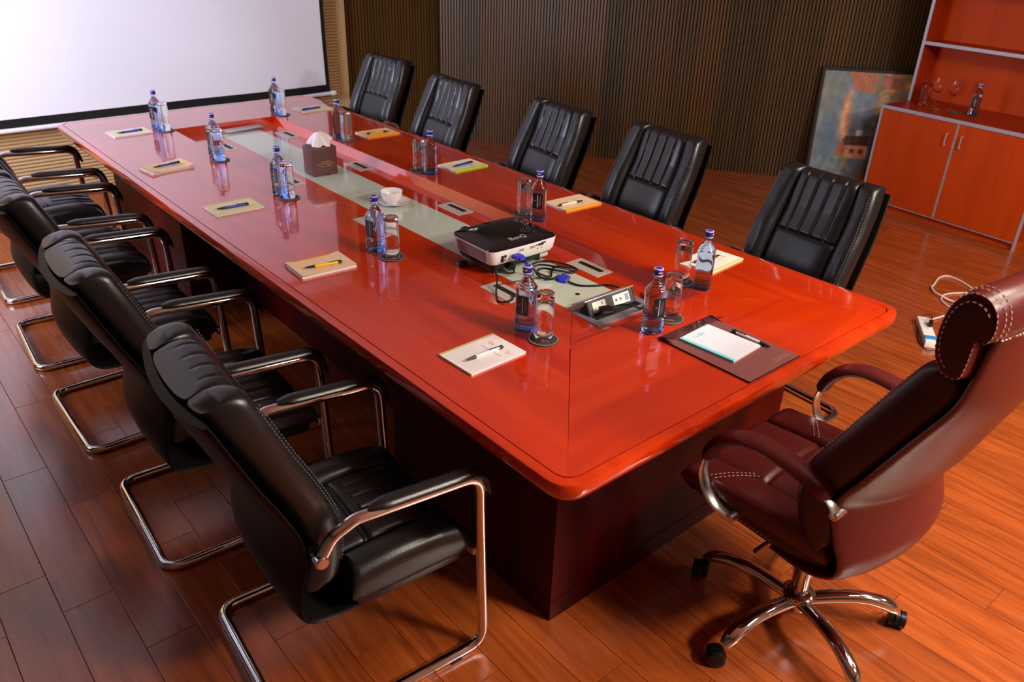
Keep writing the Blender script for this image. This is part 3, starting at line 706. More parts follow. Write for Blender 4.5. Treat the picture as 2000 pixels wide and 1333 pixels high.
def picture(u, v):
    """flat painted scene: u right, v up (0..1)"""
    w = nz(u, v, 4)*.06; c = mixc((118, 122, 110), (96, 112, 128), smooth(.0, .45, u+w+.3*(1-v)))
    c = mixc(c, (70, 96, 118), .6*math.exp(-((u-.16+.12*(.5-v)+w)/.10)**2-((v-.45)/.22)**2))
    c = mixc(c, (224, 150, 92), .95*math.exp(-((u-.335-.05*(v-.6)+w*.5)/.055)**2)*smooth(.36, .46, v)*smooth(.95, .70, v))
    c = mixc(c, (236, 190, 150), .6*math.exp(-((u-.31)/.03)**2-((v-.52)/.05)**2))
    c = mixc(c, (120, 122, 128), .7*math.exp(-((u-.50)/.09)**2-((v-.68)/.14)**2))
    c = mixc(c, (58, 34, 18), smooth(.60, .74, u+w+.05*nz(v, u, 9))*smooth(.78, .62, v))
    c = mixc(c, (150, 112, 74), .9*smooth(.62, .70, u+w)*smooth(.58, .70, v))
    c = mixc(c, (226, 140, 52), .75*max(0, nz(u, v, 17))*2*smooth(.60, .72, u))
    if inpoly(u, v, [(.30, 1), (.62, 1), (.62, .83), (.43, .83)]): c = mixc((176, 100, 62), (146, 80, 48), .5+.5*math.sin(u*120)*math.sin(v*95))
    if inpoly(u, v, [(.28, 1), (.335, 1), (.44, .83), (.40, .84)]): c = (178, 84, 54)
    if inpoly(u, v, [(.62, 1), (.68, 1), (.66, .80), (.62, .80)]): c = (108, 108, 84)
    if inpoly(u, v, [(.68, .98), (.92, .97), (.90, .87), (.67, .86)]): c = mixc((176, 90, 60), (128, 74, 66), .5+.8*nz(u, v, 22))
    if inpoly(u, v, [(.36, .44), (.72, .46), (.70, .36), (.32, .36)]): c = (96, 54, 46) if int(u*40) % 3 else (74, 42, 38)
    if inpoly(u, v, [(.30, .385), (.36, .385), (.38, .26), (.29, .26)]): c = (170, 80, 56)
    if inpoly(u, v, [(.38, .36), (.64, .36), (.64, .25), (.38, .25)]): c = (214, 142, 92) if not (.44 < u < .50 or .54 < u < .60) or not .29 < v < .33 else (120, 66, 44)
    if inpoly(u, v, [(.48, .50), (.56, .50), (.56, .45), (.48, .45)]): c = (190, 172, 150)
    c = mixc(c, (70, 82, 40), .8*math.exp(-((u-.60)/.06)**2-((v-.53)/.07)**2))
    c = mixc(c, (166, 146, 52), .85*smooth(-.15, .35, nz(u, v, 14))*math.exp(-((u-.36-.2*(.2-v))/.17)**2-((v-.17)/.10)**2))
    if v < .10+.06*nz(u, v, 6)-.10*(u-.1): c = mixc((116, 72, 60), (84, 52, 48), .5+.9*nz(u, v*.3, 24))
    c = mixc(c, (206, 118, 42), .8*math.exp(-((u-.62)/.05)**2-((v-.08)/.10)**2)); c = mixc(c, (24, 16, 14), .8*math.exp(-((u-.72)/.10)**2-((v-.12)/.09)**2))
    k = 1+.16*nz(u, v, 13)+.08*nz(v, u*.4, 60); return tuple(max(0, min(255, q*k*1.08)) for q in c)
pm_ = MB().grid(NU, NV, lambda u, v: PT @ Vector((f_+(PWd-2*f_)*u, f_+(PHt-2*f_)*v, .024))).build('canvas', mat('painted canvas', (1, 1, 1, 1), .45), pa, 0)
ca = pm_.data.color_attributes.new('paint', 'BYTE_COLOR', 'POINT'); buf = []
for j in range(NV):
    for i in range(NU): buf += list(S(*picture(i/(NU-1), j/(NV-1))))
ca.data.foreach_set('color', buf)
nt = pm_.data.materials[0].node_tree; at = nt.nodes.new('ShaderNodeAttribute'); at.attribute_name = 'paint'; nt.links.new(at.outputs['Color'], nt.nodes['Principled BSDF'].inputs['Base Color'])
MB().box(.01, PWd-.01, .01, PHt-.01, .004, .012, T=PT).build('backing_board', M['folder_edge'], pa, 0)

# ------------------------------------------------------------------ notepads and pens
def pt3(x, y, z=0): return Vector((x, y, z))
def notepad(c, deg, label, cover, band, thick=.006, curl=0.0, ruled=False, flip=1):
    """A5 pad, long side along local X; local +Y*flip is the glued, coloured side"""
    t = empty('notepad', (c[0], c[1], HT+.0003), math.radians(deg), label, 'notepad', 'notepads laid at the places round the table')
    w, h = .105, .075
    MB().box(-w, w, -h, h, 0, thick).build('page_block', M['paper'], t, 0)
    cm = paint('pad cover %d %d %d' % cover, cover); bmat = paint('pad band %d %d %d' % band, band)
    def top(u, v):
        x = -w-.0005+(2*w+.001)*u; y = -h-.0005+(2*h+.001)*v
        return (x, y, thick+.0006+curl*max(0, abs(u-.5)-.25)**2*6)
    MB().grid(13, 5, top).build('cover_sheet', cm, t)
    y0, y1 = sorted((flip*(h-.009), flip*(h+.0008)))
    MB().box(-w-.0008, w+.0008, y0, y1, -.0, thick+.0012).build('spine_band', bmat, t, 0)
    z = thick+.0011; T0 = frame_T((.052, 0, z), (0, -flip, 0), (flip, 0, 0))
    pr = MB()
    for k in range(2): pr.box(.024+.006*k, .026+.006*k, -.050, .040, z-.0004, z)
    pr.build('printed_line', M['lilac'], t, 0)
    if ruled:
        rl = MB()
        for k in range(13): rl.box(-.092+.0085*k, -.0914+.0085*k, -.068, .060, z-.0004, z-.0001)
        tag(rl.build('ruled_lines', M['rule'], t, 0), kind='stuff')
    return t
pads = [((-.522, 3.853), 2, 'cream notepad at the far left corner of the table', (238, 228, 206), (226, 218, 190), 1, 0),
 ((-.600, 3.053), 7, 'thick peach notepad, second along the far left edge', (240, 206, 160), (222, 190, 150), 1, .018),
 ((-.584, 2.300), 0, 'pale yellow green notepad with a blue pen on the left edge of the table', (224, 218, 166), (206, 204, 150), 1, 0),
 ((-.600, 1.502), -3, 'notepad with orange top band and a yellow pen on the left edge', (238, 208, 166), (246, 166, 70), 1, .014),
 ((-.546, .625), 2, 'white notepad with olive band and white pen, nearest the camera', (238, 230, 232), (200, 194, 140), 1, 0),
 ((.628, 3.862), 0, 'pale cream notepad at the far right corner of the table', (232, 222, 190), (224, 214, 170), -1, 0),
 ((.624, 3.082), -1, 'bright orange notepad with a yellow pen on the far right edge', (244, 200, 134), (255, 166, 20), -1, 0),
 ((.622, 2.258), 1, 'pale notepad with lime green band on the right edge', (234, 230, 184), (176, 224, 50), -1, 0),
 ((.663, 1.486), -3, 'cream orange notepad with a white pen on the right edge', (248, 214, 166), (255, 170, 40), -1, 0),
 ((.613, .675), 4, 'white notepad with pale green band behind the nearest right bottle', (238, 234, 222), (206, 214, 150), -1, 0)]
for i, (c, a, lab, cov, band, fl, cu) in enumerate(pads):
    t = notepad(c, a, lab, cov, band, .009 if i == 1 else .0075 if i == 3 else .006, cu, i in (4, 9), fl)
    if i in (4,): 
        for body, off in (('Ga', .038), ('lly', -.038)):
            lettering(body, .022, frame_T((.060, off-.01, .0074), (0, -1, 0), (1, 0, 0)), 'lettering', M['olive'], t)
    if i == 9: lettering('Gally', .022, frame_T((.060, 0, .0074), (0, 1, 0), (-1, 0, 0)), 'lettering', M['olive'], t)
pen_mesh = {}
def pen(tip, end, z, label, barrel, grip, clip):
    a = Vector((tip[0], tip[1], z)); b = Vector((end[0], end[1], z)); L = .143; d = (b-a).normalized()
    t = empty('ballpoint_pen', a, math.atan2(d.y, d.x), label, 'pen', 'pens on the notepads')
    def cone(prof, n=12): return MB().loft([[Vector((x, r*math.cos(2*PI*i/n), r*math.sin(2*PI*i/n))) for i in range(n)] for x, r in prof])
    bm_ = paint('pen barrel %d %d %d' % barrel, barrel, .3); gm = paint('pen grip %d %d %d' % grip, grip, .45); cm = paint('pen clip %d %d %d' % clip, clip, .35)
    cone([(.040, .0050), (.045, .0054), (.120, .0052), (.128, .0050)]).build('barrel', bm_, t)
    cone([(.006, .0020), (.012, .0032), (.030, .0052), (.041, .0056)]).build('grip', gm, t)
    cone([(0, .0005), (.003, .0011), (.0065, .0020)]).build('tip', M['steel'], t)
    cp = cone([(.127, .0050), (.130, .0056), (.140, .0054), (.143, .0040)]).build('cap', cm, t)
    MB().box(.092, .139, -.0016, .0016, .0058, .0074, bev=.0005).box(.133, .139, -.0016, .0016, .003, .0066).build('clip', cm, cp)
BL, DK, WH = (44, 62, 190), (40, 40, 46), (232, 230, 232)
zp = HT+.0128
for tip, end, z, lab, bar, gr, cl in (
 ((-.597, 3.836), (-.459, 3.842), zp, 'blue pen lying on the cream pad at the far left corner', BL, DK, DK),
 ((-.674, 3.034), (-.530, 3.057), zp+.006, 'blue pen lying on the thick peach notepad', BL, DK, DK),
 ((-.668, 2.290), (-.522, 2.279), zp, 'blue pen lying on the pale yellow green notepad', BL, DK, DK),
 ((-.673, 1.493), (-.533, 1.467), zp+.0025, 'yellow pen with black grip on the orange banded notepad', (250, 200, 30), DK, DK),
 ((-.624, .611), (-.479, .610), zp, 'white pen with grey grip on the nearest white notepad', WH, (62, 60, 68), DK),
 ((.675, 3.843), (.533, 3.828), zp, 'dark blue pen lying on the far right corner notepad', BL, DK, (30, 34, 80)),
 ((.689, 3.058), (.548, 3.067), zp, 'yellow pen with black grip on the bright orange notepad', (252, 186, 10), DK, DK),
 ((.541, 2.244), (.689, 2.258), zp, 'blue pen lying on the lime green banded notepad', BL, (36, 44, 110), DK),
 ((.706, 1.464), (.561, 1.476), zp, 'white pen with dark grip on the cream orange notepad', WH, DK, DK),
 ((.668, .674), (.528, .688), zp, 'dark pen on the white pad behind the nearest right bottle', DK, DK, DK)):
    pen(tip, end, z, lab, bar, gr, cl)

# ------------------------------------------------------------------ brown folder at the head place
fo = empty('writing_folder', (.078, .205, HT), 0, 'brown writing folder with clear flap and gold print at the head of the table', 'folder')
FW, FH, ft = .128, .168, .005
MB().box(-FW, FW, -FH, FH, .0003, ft, bev=.0015).build('cover_board', M['folder'], fo, 0)
MB().box(-FW-.0012, -FW, -FH, FH, .0003, ft+.0006).box(-FW, FW, -FH-.0012, -FH, .0003, ft).build('edge_binding', M['folder_edge'], fo, 0)
fl_ = [(.168, .004), (.166, .0085), (.155, .0125), (.135, .019), (.112, .026)]
q = spline([(0, a, b) for a, b in fl_], 4)
MB().loft([[Vector((-FW, p.y, p.z)), Vector((FW, p.y, p.z)), Vector((FW, p.y, p.z-.0018)), Vector((-FW, p.y, p.z-.0018))] for p in q]).build('clear_flap', M['flap'], fo, 30)
for x in (-FW+.004, FW-.004): MB().prism([(a, b) for a, b in ((.110, .005), (.168, .005), (.168, .0085), (.155, .0120))], x-.0012, x+.0012, Matrix(((0, 0, 1, 0), (1, 0, 0, 0), (0, 1, 0, 0), (0, 0, 0, 1)))).build('flap_gusset', M['folder_edge'], fo, 0)
lettering('Executive Club', .0105, frame_T((.070, -.135, ft+.0004), (1, 0, 0), (0, 1, 0)), 'gold_lettering', M['gold'], fo)
MB().box(.028, .066, -.146, -.1448, ft, ft+.0004).box(.072, .112, -.1455, -.1443, ft, ft+.0004).build('gold_rule', M['gold'], fo, 0)
np_ = empty('folder_notepad', (.072, .232, HT+ft+.0004), math.radians(4), 'white notepad with aqua band lying in the brown folder', 'notepad')
MB().box(-.075, .075, -.097, .094, 0, .006).build('page_block', M['paper'], np_, 0)
MB().box(-.0755, .0755, -.095, .096, .0062, .0068).build('top_sheet', paint('cool white sheet', (228, 232, 246)), np_, 0)
MB().box(-.0758, -.063, -.0955, .0962, 0, .0072).build('aqua_band', M['aqua'], np_, 0)
rl = MB()
for k in range(14): rl.box(-.055, .068, -.088+.0085*k, -.0874+.0085*k, .0068, .0071)
tag(rl.build('ruled_lines', M['rule'], np_, 0), kind='stuff')
lettering('Gally', .024, frame_T((-.012, .068, .0073), (1, 0, 0), (0, 1, 0)), 'lettering', M['aqua'], np_)
MB().box(-.040, .066, .040, .0412, .0068, .0072).box(-.040, -.008, .0455, .0470, .0068, .0072).build('printed_line', paint('peach rule', (230, 206, 200)), np_, 0)
pen((.170, .112), (.167, .262), HT+ft+.0058, 'black and white pen lying on the brown folder', WH, DK, DK)

# ------------------------------------------------------------------ bottles, tumblers, coasters
def make_bottle():
    t = empty('water_bottle')
    prof = [(.0225, .001), (.0285, .002), (.0300, .006)]
    for k in range(4):
        z = .010+.0095*k; prof += [(.0312, z), (.0318, z+.0035), (.0298, z+.0068), (.0300, z+.0085)]
    prof += [(.0292, .050), (.0290, .056), (.0290, .128), (.0298, .134), (.0312, .140)]
    for k in range(5):
        z = .144+.0078*k; r = .0308-.0030*k-.0004*k*k; prof += [(r, z), (r-.0002, z+.0030), (r-.0030, z+.0052)]
    prof += [(.0125, .186), (.0118, .190), (.0118, .196)]
    e_ = lambda k: 2+2.2*max(0, min(1, (.16-prof[k][1])/.03))
    bd_ = MB().lathe(prof, 40, sq=e_)
    zs = [v[2] for v in bd_.v]; bd_.m = [1 if max(zs[i] for i in fc) < .026 else 0 for fc in bd_.f]
    bd_.build('bottle_body', [M['water'], M['waterbase']], t, 60)
    c = MB().lathe([(.0142, .1945), (.0147, .1955), (.0147, .2135), (.0140, .2150)], 28).build('cap', M['cap'], t)
    MB().lathe([(.0151, .1925), (.0151, .1952), (.0146, .1958)], 28).build('tamper_ring', M['capring'], c)
    MB().lathe([(.0149, .2125), (.0149, .2150), (.0135, .2158), (.0112, .2158)], 28).build('cap_rim', M['capring'], c)
    MB().lathe([(.0112, .2155), (.0112, .2163)], 24).build('cap_disc', M['blue'], c)
    sq = MB()
    for k in range(6):
        a = -.42+.14*k; T = Matrix.Rotation(a, 4, 'Z') @ Matrix.Translation((.0148, 0, .2045)); sq.box(-.0004, .0004, -.0008, .0008, -.0028+.0012*(k % 2), .0024, T=T)
    sq.build('cap_script', M['print_w'], c, 0)
    def patch(x, hw, z0, z1, name, m, par, out=.0296):
        return MB().box(out-.0003, out+.0003, -hw, hw, z0, z1).build(name, m, par, 0)
    lb = patch(0, .0205, .060, .126, 'front_label', M['label'], t)
    MB().box(.0299, .0302, -.0010, .0008, .066, .121).build('label_title', M['print_w'], lb, 0)
    ln = MB()
    for k in range(3): ln.box(.0299, .0302, .0055+.0035*k, .0065+.0035*k, .068+.004*k, .112+.003*k)
    ln.build('label_small_print', M['stitchgrey'], lb, 0)
    MB().prism([(-.014, .094), (-.009, .0925), (-.0045, .096), (-.006, .100), (-.009, .0965), (-.0125, .0975)], .0299, .0303, Matrix(((0, 0, 1, 0), (1, 0, 0, 0), (0, 1, 0, 0), (0, 0, 0, 1)))).build('label_emblem', M['print_red'], lb, 0)
    return t
def make_glass():
    t = empty('tumbler')                       # stands upside down: thick base on top
    ro, ri = .0300, .0278
    MB().lathe([(.0004, .1445), (.012, .144), (.0240, .142), (.0262, .136), (.0284, .04), (.0288, .001), (.0294, 0), (ro, .001), (.0296, .04), (.0280, .135), (.0279, .148), (.0272, .1535), (.0250, .156), (.012, .1557), (.0004, .1556)], 36).build('glass_wall', M['glass'], t, 60)
    return t
def make_coaster():
    t = empty('coaster')
    MB().lathe([(.0470, .0002), (.0478, .0012), (.0478, .0034), (.0470, .0040)], 40).build('pad', M['coaster'], t, 30)
    MB().lathe([(.0452, .0038), (.0452, .0043), (.0436, .0043), (.0436, .0038)], 40, cap0=False, cap1=False).build('rim_ring', M['coaster_rim'], t, 0)
    pr = MB()
    for k in range(5): pr.box(-.0140+.0065*k, -.0110+.0065*k, -.0125, -.0095, .0040, .0044)
    pr.build('star_row', M['coaster_rim'], t, 0)
    MB().box(-.019, .017, -.0045, -.0015, .0040, .0044).box(-.015, .013, .0010, .0042, .0040, .0044).box(-.020, -.012, .0058, .0078, .0040, .0044).build('printed_line', M['orange_print'], t, 0)
    return t
bot = [(-.356, 3.866), (.383, 3.886), (-.315, 3.139), (.387, 3.110), (-.335, 2.362), (.404, 2.236), (-.354, 1.521), (.384, 1.414), (-.334, .676), (-.024, .423), (.376, .538)]
glb = [(-.340, 3.794), (.385, 3.810), (-.336, 3.040), (.393, 3.036), (-.333, 2.285), (.383, 2.305), (-.345, 1.424), (.380, 1.506), (-.338, .587), (.091, .446), (.358, .618)]
where = ['at the far left corner of the table', 'at the far right corner of the table', 'second from the screen on the left half', 'second from the screen on the right half', 'third from the screen, left of the tissue box', 'beside the lime green banded notepad', 'in front of the white teacup', 'just behind the projector', 'beside the nearest white notepad', 'in front of the open socket box', 'before the nearest right notepad']
brot = [200, 200, 210, 150, 200, -25, 195, 215, 205, 248, -62]
pb, pg, pc = make_bottle(), make_glass(), make_coaster()
for i in range(11):
    b = pb if i == 0 else copy_tree(pb); b.location = (*bot[i], HT+.0002); b.rotation_euler.z = math.radians(brot[i]); tag(b, 'water bottle with dark blue cap '+where[i], 'bottle', 'water bottles on the table')
    g = pg if i == 0 else copy_tree(pg); g.location = (*glb[i], HT+.0047); tag(g, 'upturned clear tumbler '+where[i], 'glass', 'upturned tumblers on coasters')
    c = pc if i == 0 else copy_tree(pc); c.location = (*glb[i], HT); c.rotation_euler.z = math.radians([10, -20, 30, 200, 0, 15, 5, 60, 62, -30, 40][i]); tag(c, 'round slate coaster under the tumbler '+where[i], 'coaster', 'round coasters on the table')

# ------------------------------------------------------------------ tissue box, cup, disc
tb = empty('tissue_box', (.043, 2.690, RZ+.0010), math.radians(-2), 'brown leatherette tissue box on the glass strip of the table', 'tissue box')
MB().box(-.067, .067, -.055, .055, 0, .142, bev=.006).build('box', M['tissuebox'], tb, 50)
MB().lathe([(.030, .1415), (.030, .1426)], 24).build('slot', M['black'], tb)
MB().box(.006, .018, -.0556, -.050, 0, .006).build('thumb_notch', M['black'], tb, 0)
lettering('Grand Pride', .0105, frame_T((.005, -.0556, .070), (1, 0, 0), (0, 0, 1)), 'gold_lettering', M['gold'], tb)
lettering('INTERNATIONAL HOTEL', .0080, frame_T((.005, -.0556, .0585), (1, 0, 0), (0, 0, 1)), 'gold_lettering', M['gold'], tb)
sr = MB()
for k in range(5): sr.prism([((.005-.024+.012*k)+(.0036 if j % 2 == 0 else .0015)*math.sin(2*PI*j/10), .047+(.0036 if j % 2 == 0 else .0015)*math.cos(2*PI*j/10)) for j in range(10)], .0552, .0557, Matrix(((1, 0, 0, 0), (0, 0, -1, 0), (0, 1, 0, 0), (0, 0, 0, 1))))
sr.build('star_row', M['gold'], tb, 0)
def tis(u, v):
    a = 2*PI*u; r = .003+.050*v**.8*(1+.22*math.sin(5*a+.6)*v+.10*math.sin(9*a)*v)
    z = .143+.066*(1-v**1.35)+.030*v*max(0, math.cos(a-.25))**2*(1.1-v*.4)+.016*v*max(0, math.cos(a-2.2))+.004*math.sin(7*a)*v
    return Vector((-.006+1.12*r*math.cos(a)+.010*v, .78*r*math.sin(a)-.004, max(.1425, z)))
MB().grid(73, 14, tis).build('tissue', M['tissue'], tb, 30)
cup = empty('teacup', (.062, 2.060, RZ+.0086), 0, 'white china cup standing on a saucer on the glass strip', 'cup')
MB().lathe([(.022, .0), (.024, .002), (.023, .004), (.036, .012), (.045, .028), (.0495, .050), (.0505, .057), (.0488, .0572), (.0475, .050), (.043, .029), (.034, .015), (.012, .010), (.001, .0098)], 40, cap1=False).build('cup_body', M['ceramic'], cup, 50)
MB().tube(spline([(.010, .046, .046), (.012, .066, .047), (.012, .072, .030), (.009, .048, .020)], 5), .0035, 8).build('handle', M['ceramic'], cup)
sa = empty('saucer', (.070, 2.054, RZ+.0010), 0, 'white china saucer under the cup on the glass strip', 'saucer')
MB().lathe([(.034, 0), (.036, .0016), (.058, .010), (.071, .0155), (.0718, .0170), (.070, .0172), (.056, .0125), (.036, .0072), (.024, .0064), (.0005, .0064)], 40, cap1=False).build('dish', M['ceramic'], sa, 50)
ld = empty('round_black_disc', (-.118, 1.287, RZ+.0003), 0, 'small round glossy black disc beside the projector', 'disc')
MB().lathe([(.021, 0), (.022, .001), (.022, .013), (.0205, .0145), (.0, .0147)], 28, cap1=False).build('disc', M['glossblk'], ld, 40)

# ------------------------------------------------------------------ projector
pj = empty('projector', (.049, 1.238, RZ+.0010), math.radians(-1), 'white video projector with glossy black top standing on the glass strip', 'projector')
def rr(hx, hy, r, z, bow=0, n=5):
    P = corner(-hx+r, -hy+r, r, PI, 1.5*PI, n)+corner(hx-r, -hy+r, r, 1.5*PI, 2*PI, n)+corner(hx-r, hy-r, r, 0, PI/2, n)+corner(-hx+r, hy-r, r, PI/2, PI, n)
    P2 = []
    for k, p in enumerate(P):
        P2.append(p)
        nx = P[(k+1) % len(P)]
        if abs(nx[0]-p[0]) > hx or abs(nx[1]-p[1]) > hy:
            for j in range(1, 8): P2.append((p[0]+(nx[0]-p[0])*j/8, p[1]+(nx[1]-p[1])*j/8))
    return [Vector((x, y+(bow*(1-(x/hx)**2) if y > 0 else -bow*.25*(1-(x/hx)**2)), z)) for x, y in P2]
bz = .046
body = MB().loft([rr(.150, .112, .020, bz+.000, .016), rr(.158, .120, .024, bz+.012, .018), rr(.164, .127, .026, bz+.052, .020), rr(.164, .127, .026, bz+.058, .020)]).build('white_body', M['whitep'], pj, 50)
MB().loft([rr(.1635, .1265, .026, bz+.0575, .020), rr(.162, .125, .026, bz+.062, .020), rr(.150, .113, .024, bz+.068, .018), rr(.10, .07, .02, bz+.0725, .012)]).build('black_top', M['glossblk'], pj, 30)
MB().loft([rr(.120, .085, .02, .012), rr(.140, .105, .02, .022), rr(.150, .112, .02, bz+.002)]).build('black_underside', M['blkp'], pj, 40)
for x, y in ((-.11, -.07), (.11, -.07), (0, .085)): MB().lathe([(.012, 0), (.012, .016)], 14, (x, y, 0)).build('foot', M['blkp'], pj)
vt = MB()
for k in range(7):
    z = bz+.010+.0062*k; vt.box(-.1655+.0010*(6-k), -.158, -.092, .088, z, z+.0030)
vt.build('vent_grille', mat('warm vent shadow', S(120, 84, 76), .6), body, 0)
# controls and ports
kp = MB()
for a, r in [(k*PI/4, .020) for k in range(8)]+[(0, 0)]: kp.lathe([(.0036, bz+.068), (.0036, bz+.0726)], 10, (.075+r*math.cos(a), -.035+.8*r*math.sin(a), 0))
kp.build('keypad', M['darkgrey'], pj, 0)
ls = MB()
for k, (x, y) in enumerate(((.055, -.035), (.095, -.035), (.075, -.019), (.075, -.051), (.06, -.047), (.09, -.023))): ls.box(x-.0014, x+.0014, y-.0008, y+.0008, bz+.0722, bz+.0729)
for x, y in ((.125, .02), (.135, .02), (.128, .055)): ls.box(x-.0012, x+.0012, y-.0012, y+.0012, bz+.0695, bz+.0706)
ls.build('key_symbols', M['print_w'], pj, 0)
ln_ = MB().loft([[Vector((-.090+.030*math.cos(2*PI*i/20), .085+.020*math.sin(2*PI*i/20), bz+.0665)) for i in range(20)], [Vector((-.090+.026*math.cos(2*PI*i/20), .085+.017*math.sin(2*PI*i/20), bz+.073)) for i in range(20)]]).build('zoom_ring_window', M['blkp'], pj)
MB().tube([(-.112, .082, bz+.0745), (-.070, .082, bz+.0745)], .0022, 8).build('zoom_ring', M['steel'], ln_)
MB().box(-.090, -.076, .074, .080, bz+.0725, bz+.0765, bev=.001).build('zoom_tab', M['plate'], ln_)
MB().lathe([(.030, 0), (.030, .012), (.024, .014), (.022, .006), (.0005, .010)], 24, T=Matrix.Translation((-.085, .138, bz+.035)) @ Matrix.Rotation(-PI/2, 4, 'X'), cap1=False).build('lens', M['glossblk'], body)
lettering('BenQ', .034, frame_T((-.004, -.082, bz+.0726), (1, .0, 0), (0, 1, .10)), 'brand_lettering', paint('pale grey lettering', (190, 184, 186)), pj)
yb = -.1295
po = MB()
for x, z, w, h in ((-.112, .034, .0035, .0035), (-.112, .025, .0035, .0035), (-.112, .016, .0035, .0035), (.052, .046, .005, .0035), (.066, .046, .006, .006), (.080, .046, .006, .006), (.092, .049, .005, .003), (.058, .030, .0016, .001), (.078, .031, .0016, .001)):
    po.box(x-w, x+w, yb-.0012, yb+.006, bz+z-h, bz+z+h)
po.build('ports', M['black'], body, 0)
MB().box(-.036, -.012, yb-.0025, yb+.004, bz+.038, bz+.047, bev=.001).box(.018, .044, yb-.0025, yb+.004, bz+.038, bz+.047, bev=.001).build('video_sockets', M['steel'], body, 0)
T = Matrix.Translation((-.100, yb, bz+.034)) @ Matrix.Rotation(PI/2, 4, 'X'); MB().lathe([(.0055, 0), (.0055, .002)], 14, T=T).build('round_socket', M['black'], body)
T = Matrix.Translation((-.098, yb, bz+.020)) @ Matrix.Rotation(PI/2, 4, 'X'); MB().lathe([(.005, 0), (.005, .005), (.002, .005)], 14, T=T).build('audio_socket', M['gold'], body)
MB().box(.085, .125, -.1145, -.110, .028, .042).build('rating_plate', M['plate'], pj, 0)
# ------------------------------------------------------------------ cables on the table
def cable(name, pts, r, m, label, smooth_n=8):
    o = MB().tube(spline(pts, smooth_n), r, 8).build(name, m); return tag(o, label, 'cable')
zc = RZ+.0052
vg = cable('video_cable', [(-.004, 1.094, .785), (.006, 1.060, .772), (.040, 1.020, .735), (.075, 1.000, zc), (.110, 1.030, zc), (.150, 1.050, zc+.004), (.185, 1.010, zc+.002), (.170, .975, zc), (.120, 1.010, zc+.010), (.085, 1.055, zc+.012), (.045, 1.045, zc+.008), (.036, 1.000, zc+.004), (.060, .972, zc+.004), (.078, .966, zc+.012)], .0042, M['cable'], 'black video cable with two blue plugs coiled behind the projector')
def plug(o, T):
    p = MB().box(-.017, .017, -.016, .016, -.008, .008, bev=.003, T=T).box(-.011, .011, -.030, -.014, -.0055, .0055, bev=.002, T=T).build('blue_plug', M['blue'], o)
    MB().box(-.015, .015, .015, .022, -.0055, .0055, bev=.001, T=T).build('plug_shell', M['steel'], p)
    sc = MB()
    for x in (-.020, .020): sc.tube([T @ Vector((x*.9, -.018, 0)), T @ Vector((x*.9, .012, 0))], .0035, 8)
    sc.build('thumbscrew', M['blue'], p)
plug(vg, Matrix.Translation((-.012, 1.088, RZ+bz+.031)))
plug(vg, Matrix.Translation((.092, .944, RZ+.011)) @ Matrix.Rotation(math.radians(200), 4, 'Z') @ Matrix.Rotation(.5, 4, 'Y'))
cable('loop_cable', [(.060, 1.112, zc), (.100, 1.128, zc), (.140, 1.132, zc), (.175, 1.100, zc+.004), (.196, 1.030, zc+.006), (.205, .990, zc), (.175, .985, zc+.006), (.130, 1.020, zc+.018), (.100, 1.075, zc+.016), (.070, 1.09, zc+.012)], .0040, M['cable'], 'black cable looped over the glass panel behind the projector')
cable('outlet_cable', [(.098, .952, zc+.006), (.094, .916, zc+.002), (.108, .872, zc), (.148, .840, zc), (.185, .818, zc+.002), (.200, .780, zc+.004), (.196, .745, zc+.002), (.190, .728, zc)], .0038, M['cable'], 'black cable running over the glass into the socket box')
pc_ = cable('power_cable', [(-.016, 1.120, .742), (-.030, 1.085, .735), (-.060, 1.105, zc+.012), (-.094, 1.112, zc+.022), (-.130, 1.065, zc+.028), (-.150, 1.040, zc+.018), (-.178, 1.010, zc+.004), (-.214, .954, zc-.001), (-.200, .930, zc), (-.170, .930, zc+.001), (-.142, .962, zc)], .0034, M['cable'], 'thin black cable from the projector into the left cable plate')
MB().box(-.030, -.002, 1.108, 1.140, .732, .752, bev=.004).build('power_plug', M['blkp'], pc_)
cable('patch_cord', [(-.125, 1.06, zc-.0015), (-.06, 1.045, zc-.001), (.0, 1.03, zc-.001), (.04, 1.012, zc-.001)], .0022, M['cable'], 'thin black cord lying flat on the glass behind the projector')
# ------------------------------------------------------------------ open socket box and its closed twin at the far end
sb = empty('open_socket_box', (.066, .664, RZ), math.radians(-1), 'silver flip-up socket box standing open at the table head', 'socket box')
MB().box(-.140, .140, -.066, .066, 0, .004, bev=.0015).build('frame_plate', M['greyplate'], sb, 30)
MB().box(-.112, .108, -.030, .052, .0030, .0046).build('box_opening', M['black'], sb, 0)
TB = Matrix.Translation((-.004, .000, .004)) @ Matrix.Rotation(math.radians(-28), 4, 'X')
MB().box(-.106, .106, 0, .004, 0, .052, T=TB).build('socket_face', M['darkgrey'], sb, 0)
MB().prism([(.0, .0), (.052*math.sin(math.radians(28)), .052*math.cos(math.radians(28))), (.052, .0)], -.112, -.107, Matrix(((0, 0, 1, -.004), (1, 0, 0, 0), (0, 1, 0, .004), (0, 0, 0, 1)))).build('side_cheek', M['black'], sb, 0)
MB().prism([(.0, .0), (.052*math.sin(math.radians(28)), .052*math.cos(math.radians(28))), (.052, .0)], .107, .112, Matrix(((0, 0, 1, -.004), (1, 0, 0, 0), (0, 1, 0, .004), (0, 0, 0, 1)))).build('side_cheek', M['black'], sb, 0)
MB().box(-.118, .118, -.002, .070, .052, .056, bev=.0015, T=Matrix.Translation((-.004, 0, .004)) @ Matrix.Rotation(math.radians(-28), 4, 'X')).build('lid', M['alu'], sb, 30)
sk = MB().box(-.090, -.028, -.0015, .001, .008, .044, T=TB).build('mains_socket', M['cream'], sb, 0)
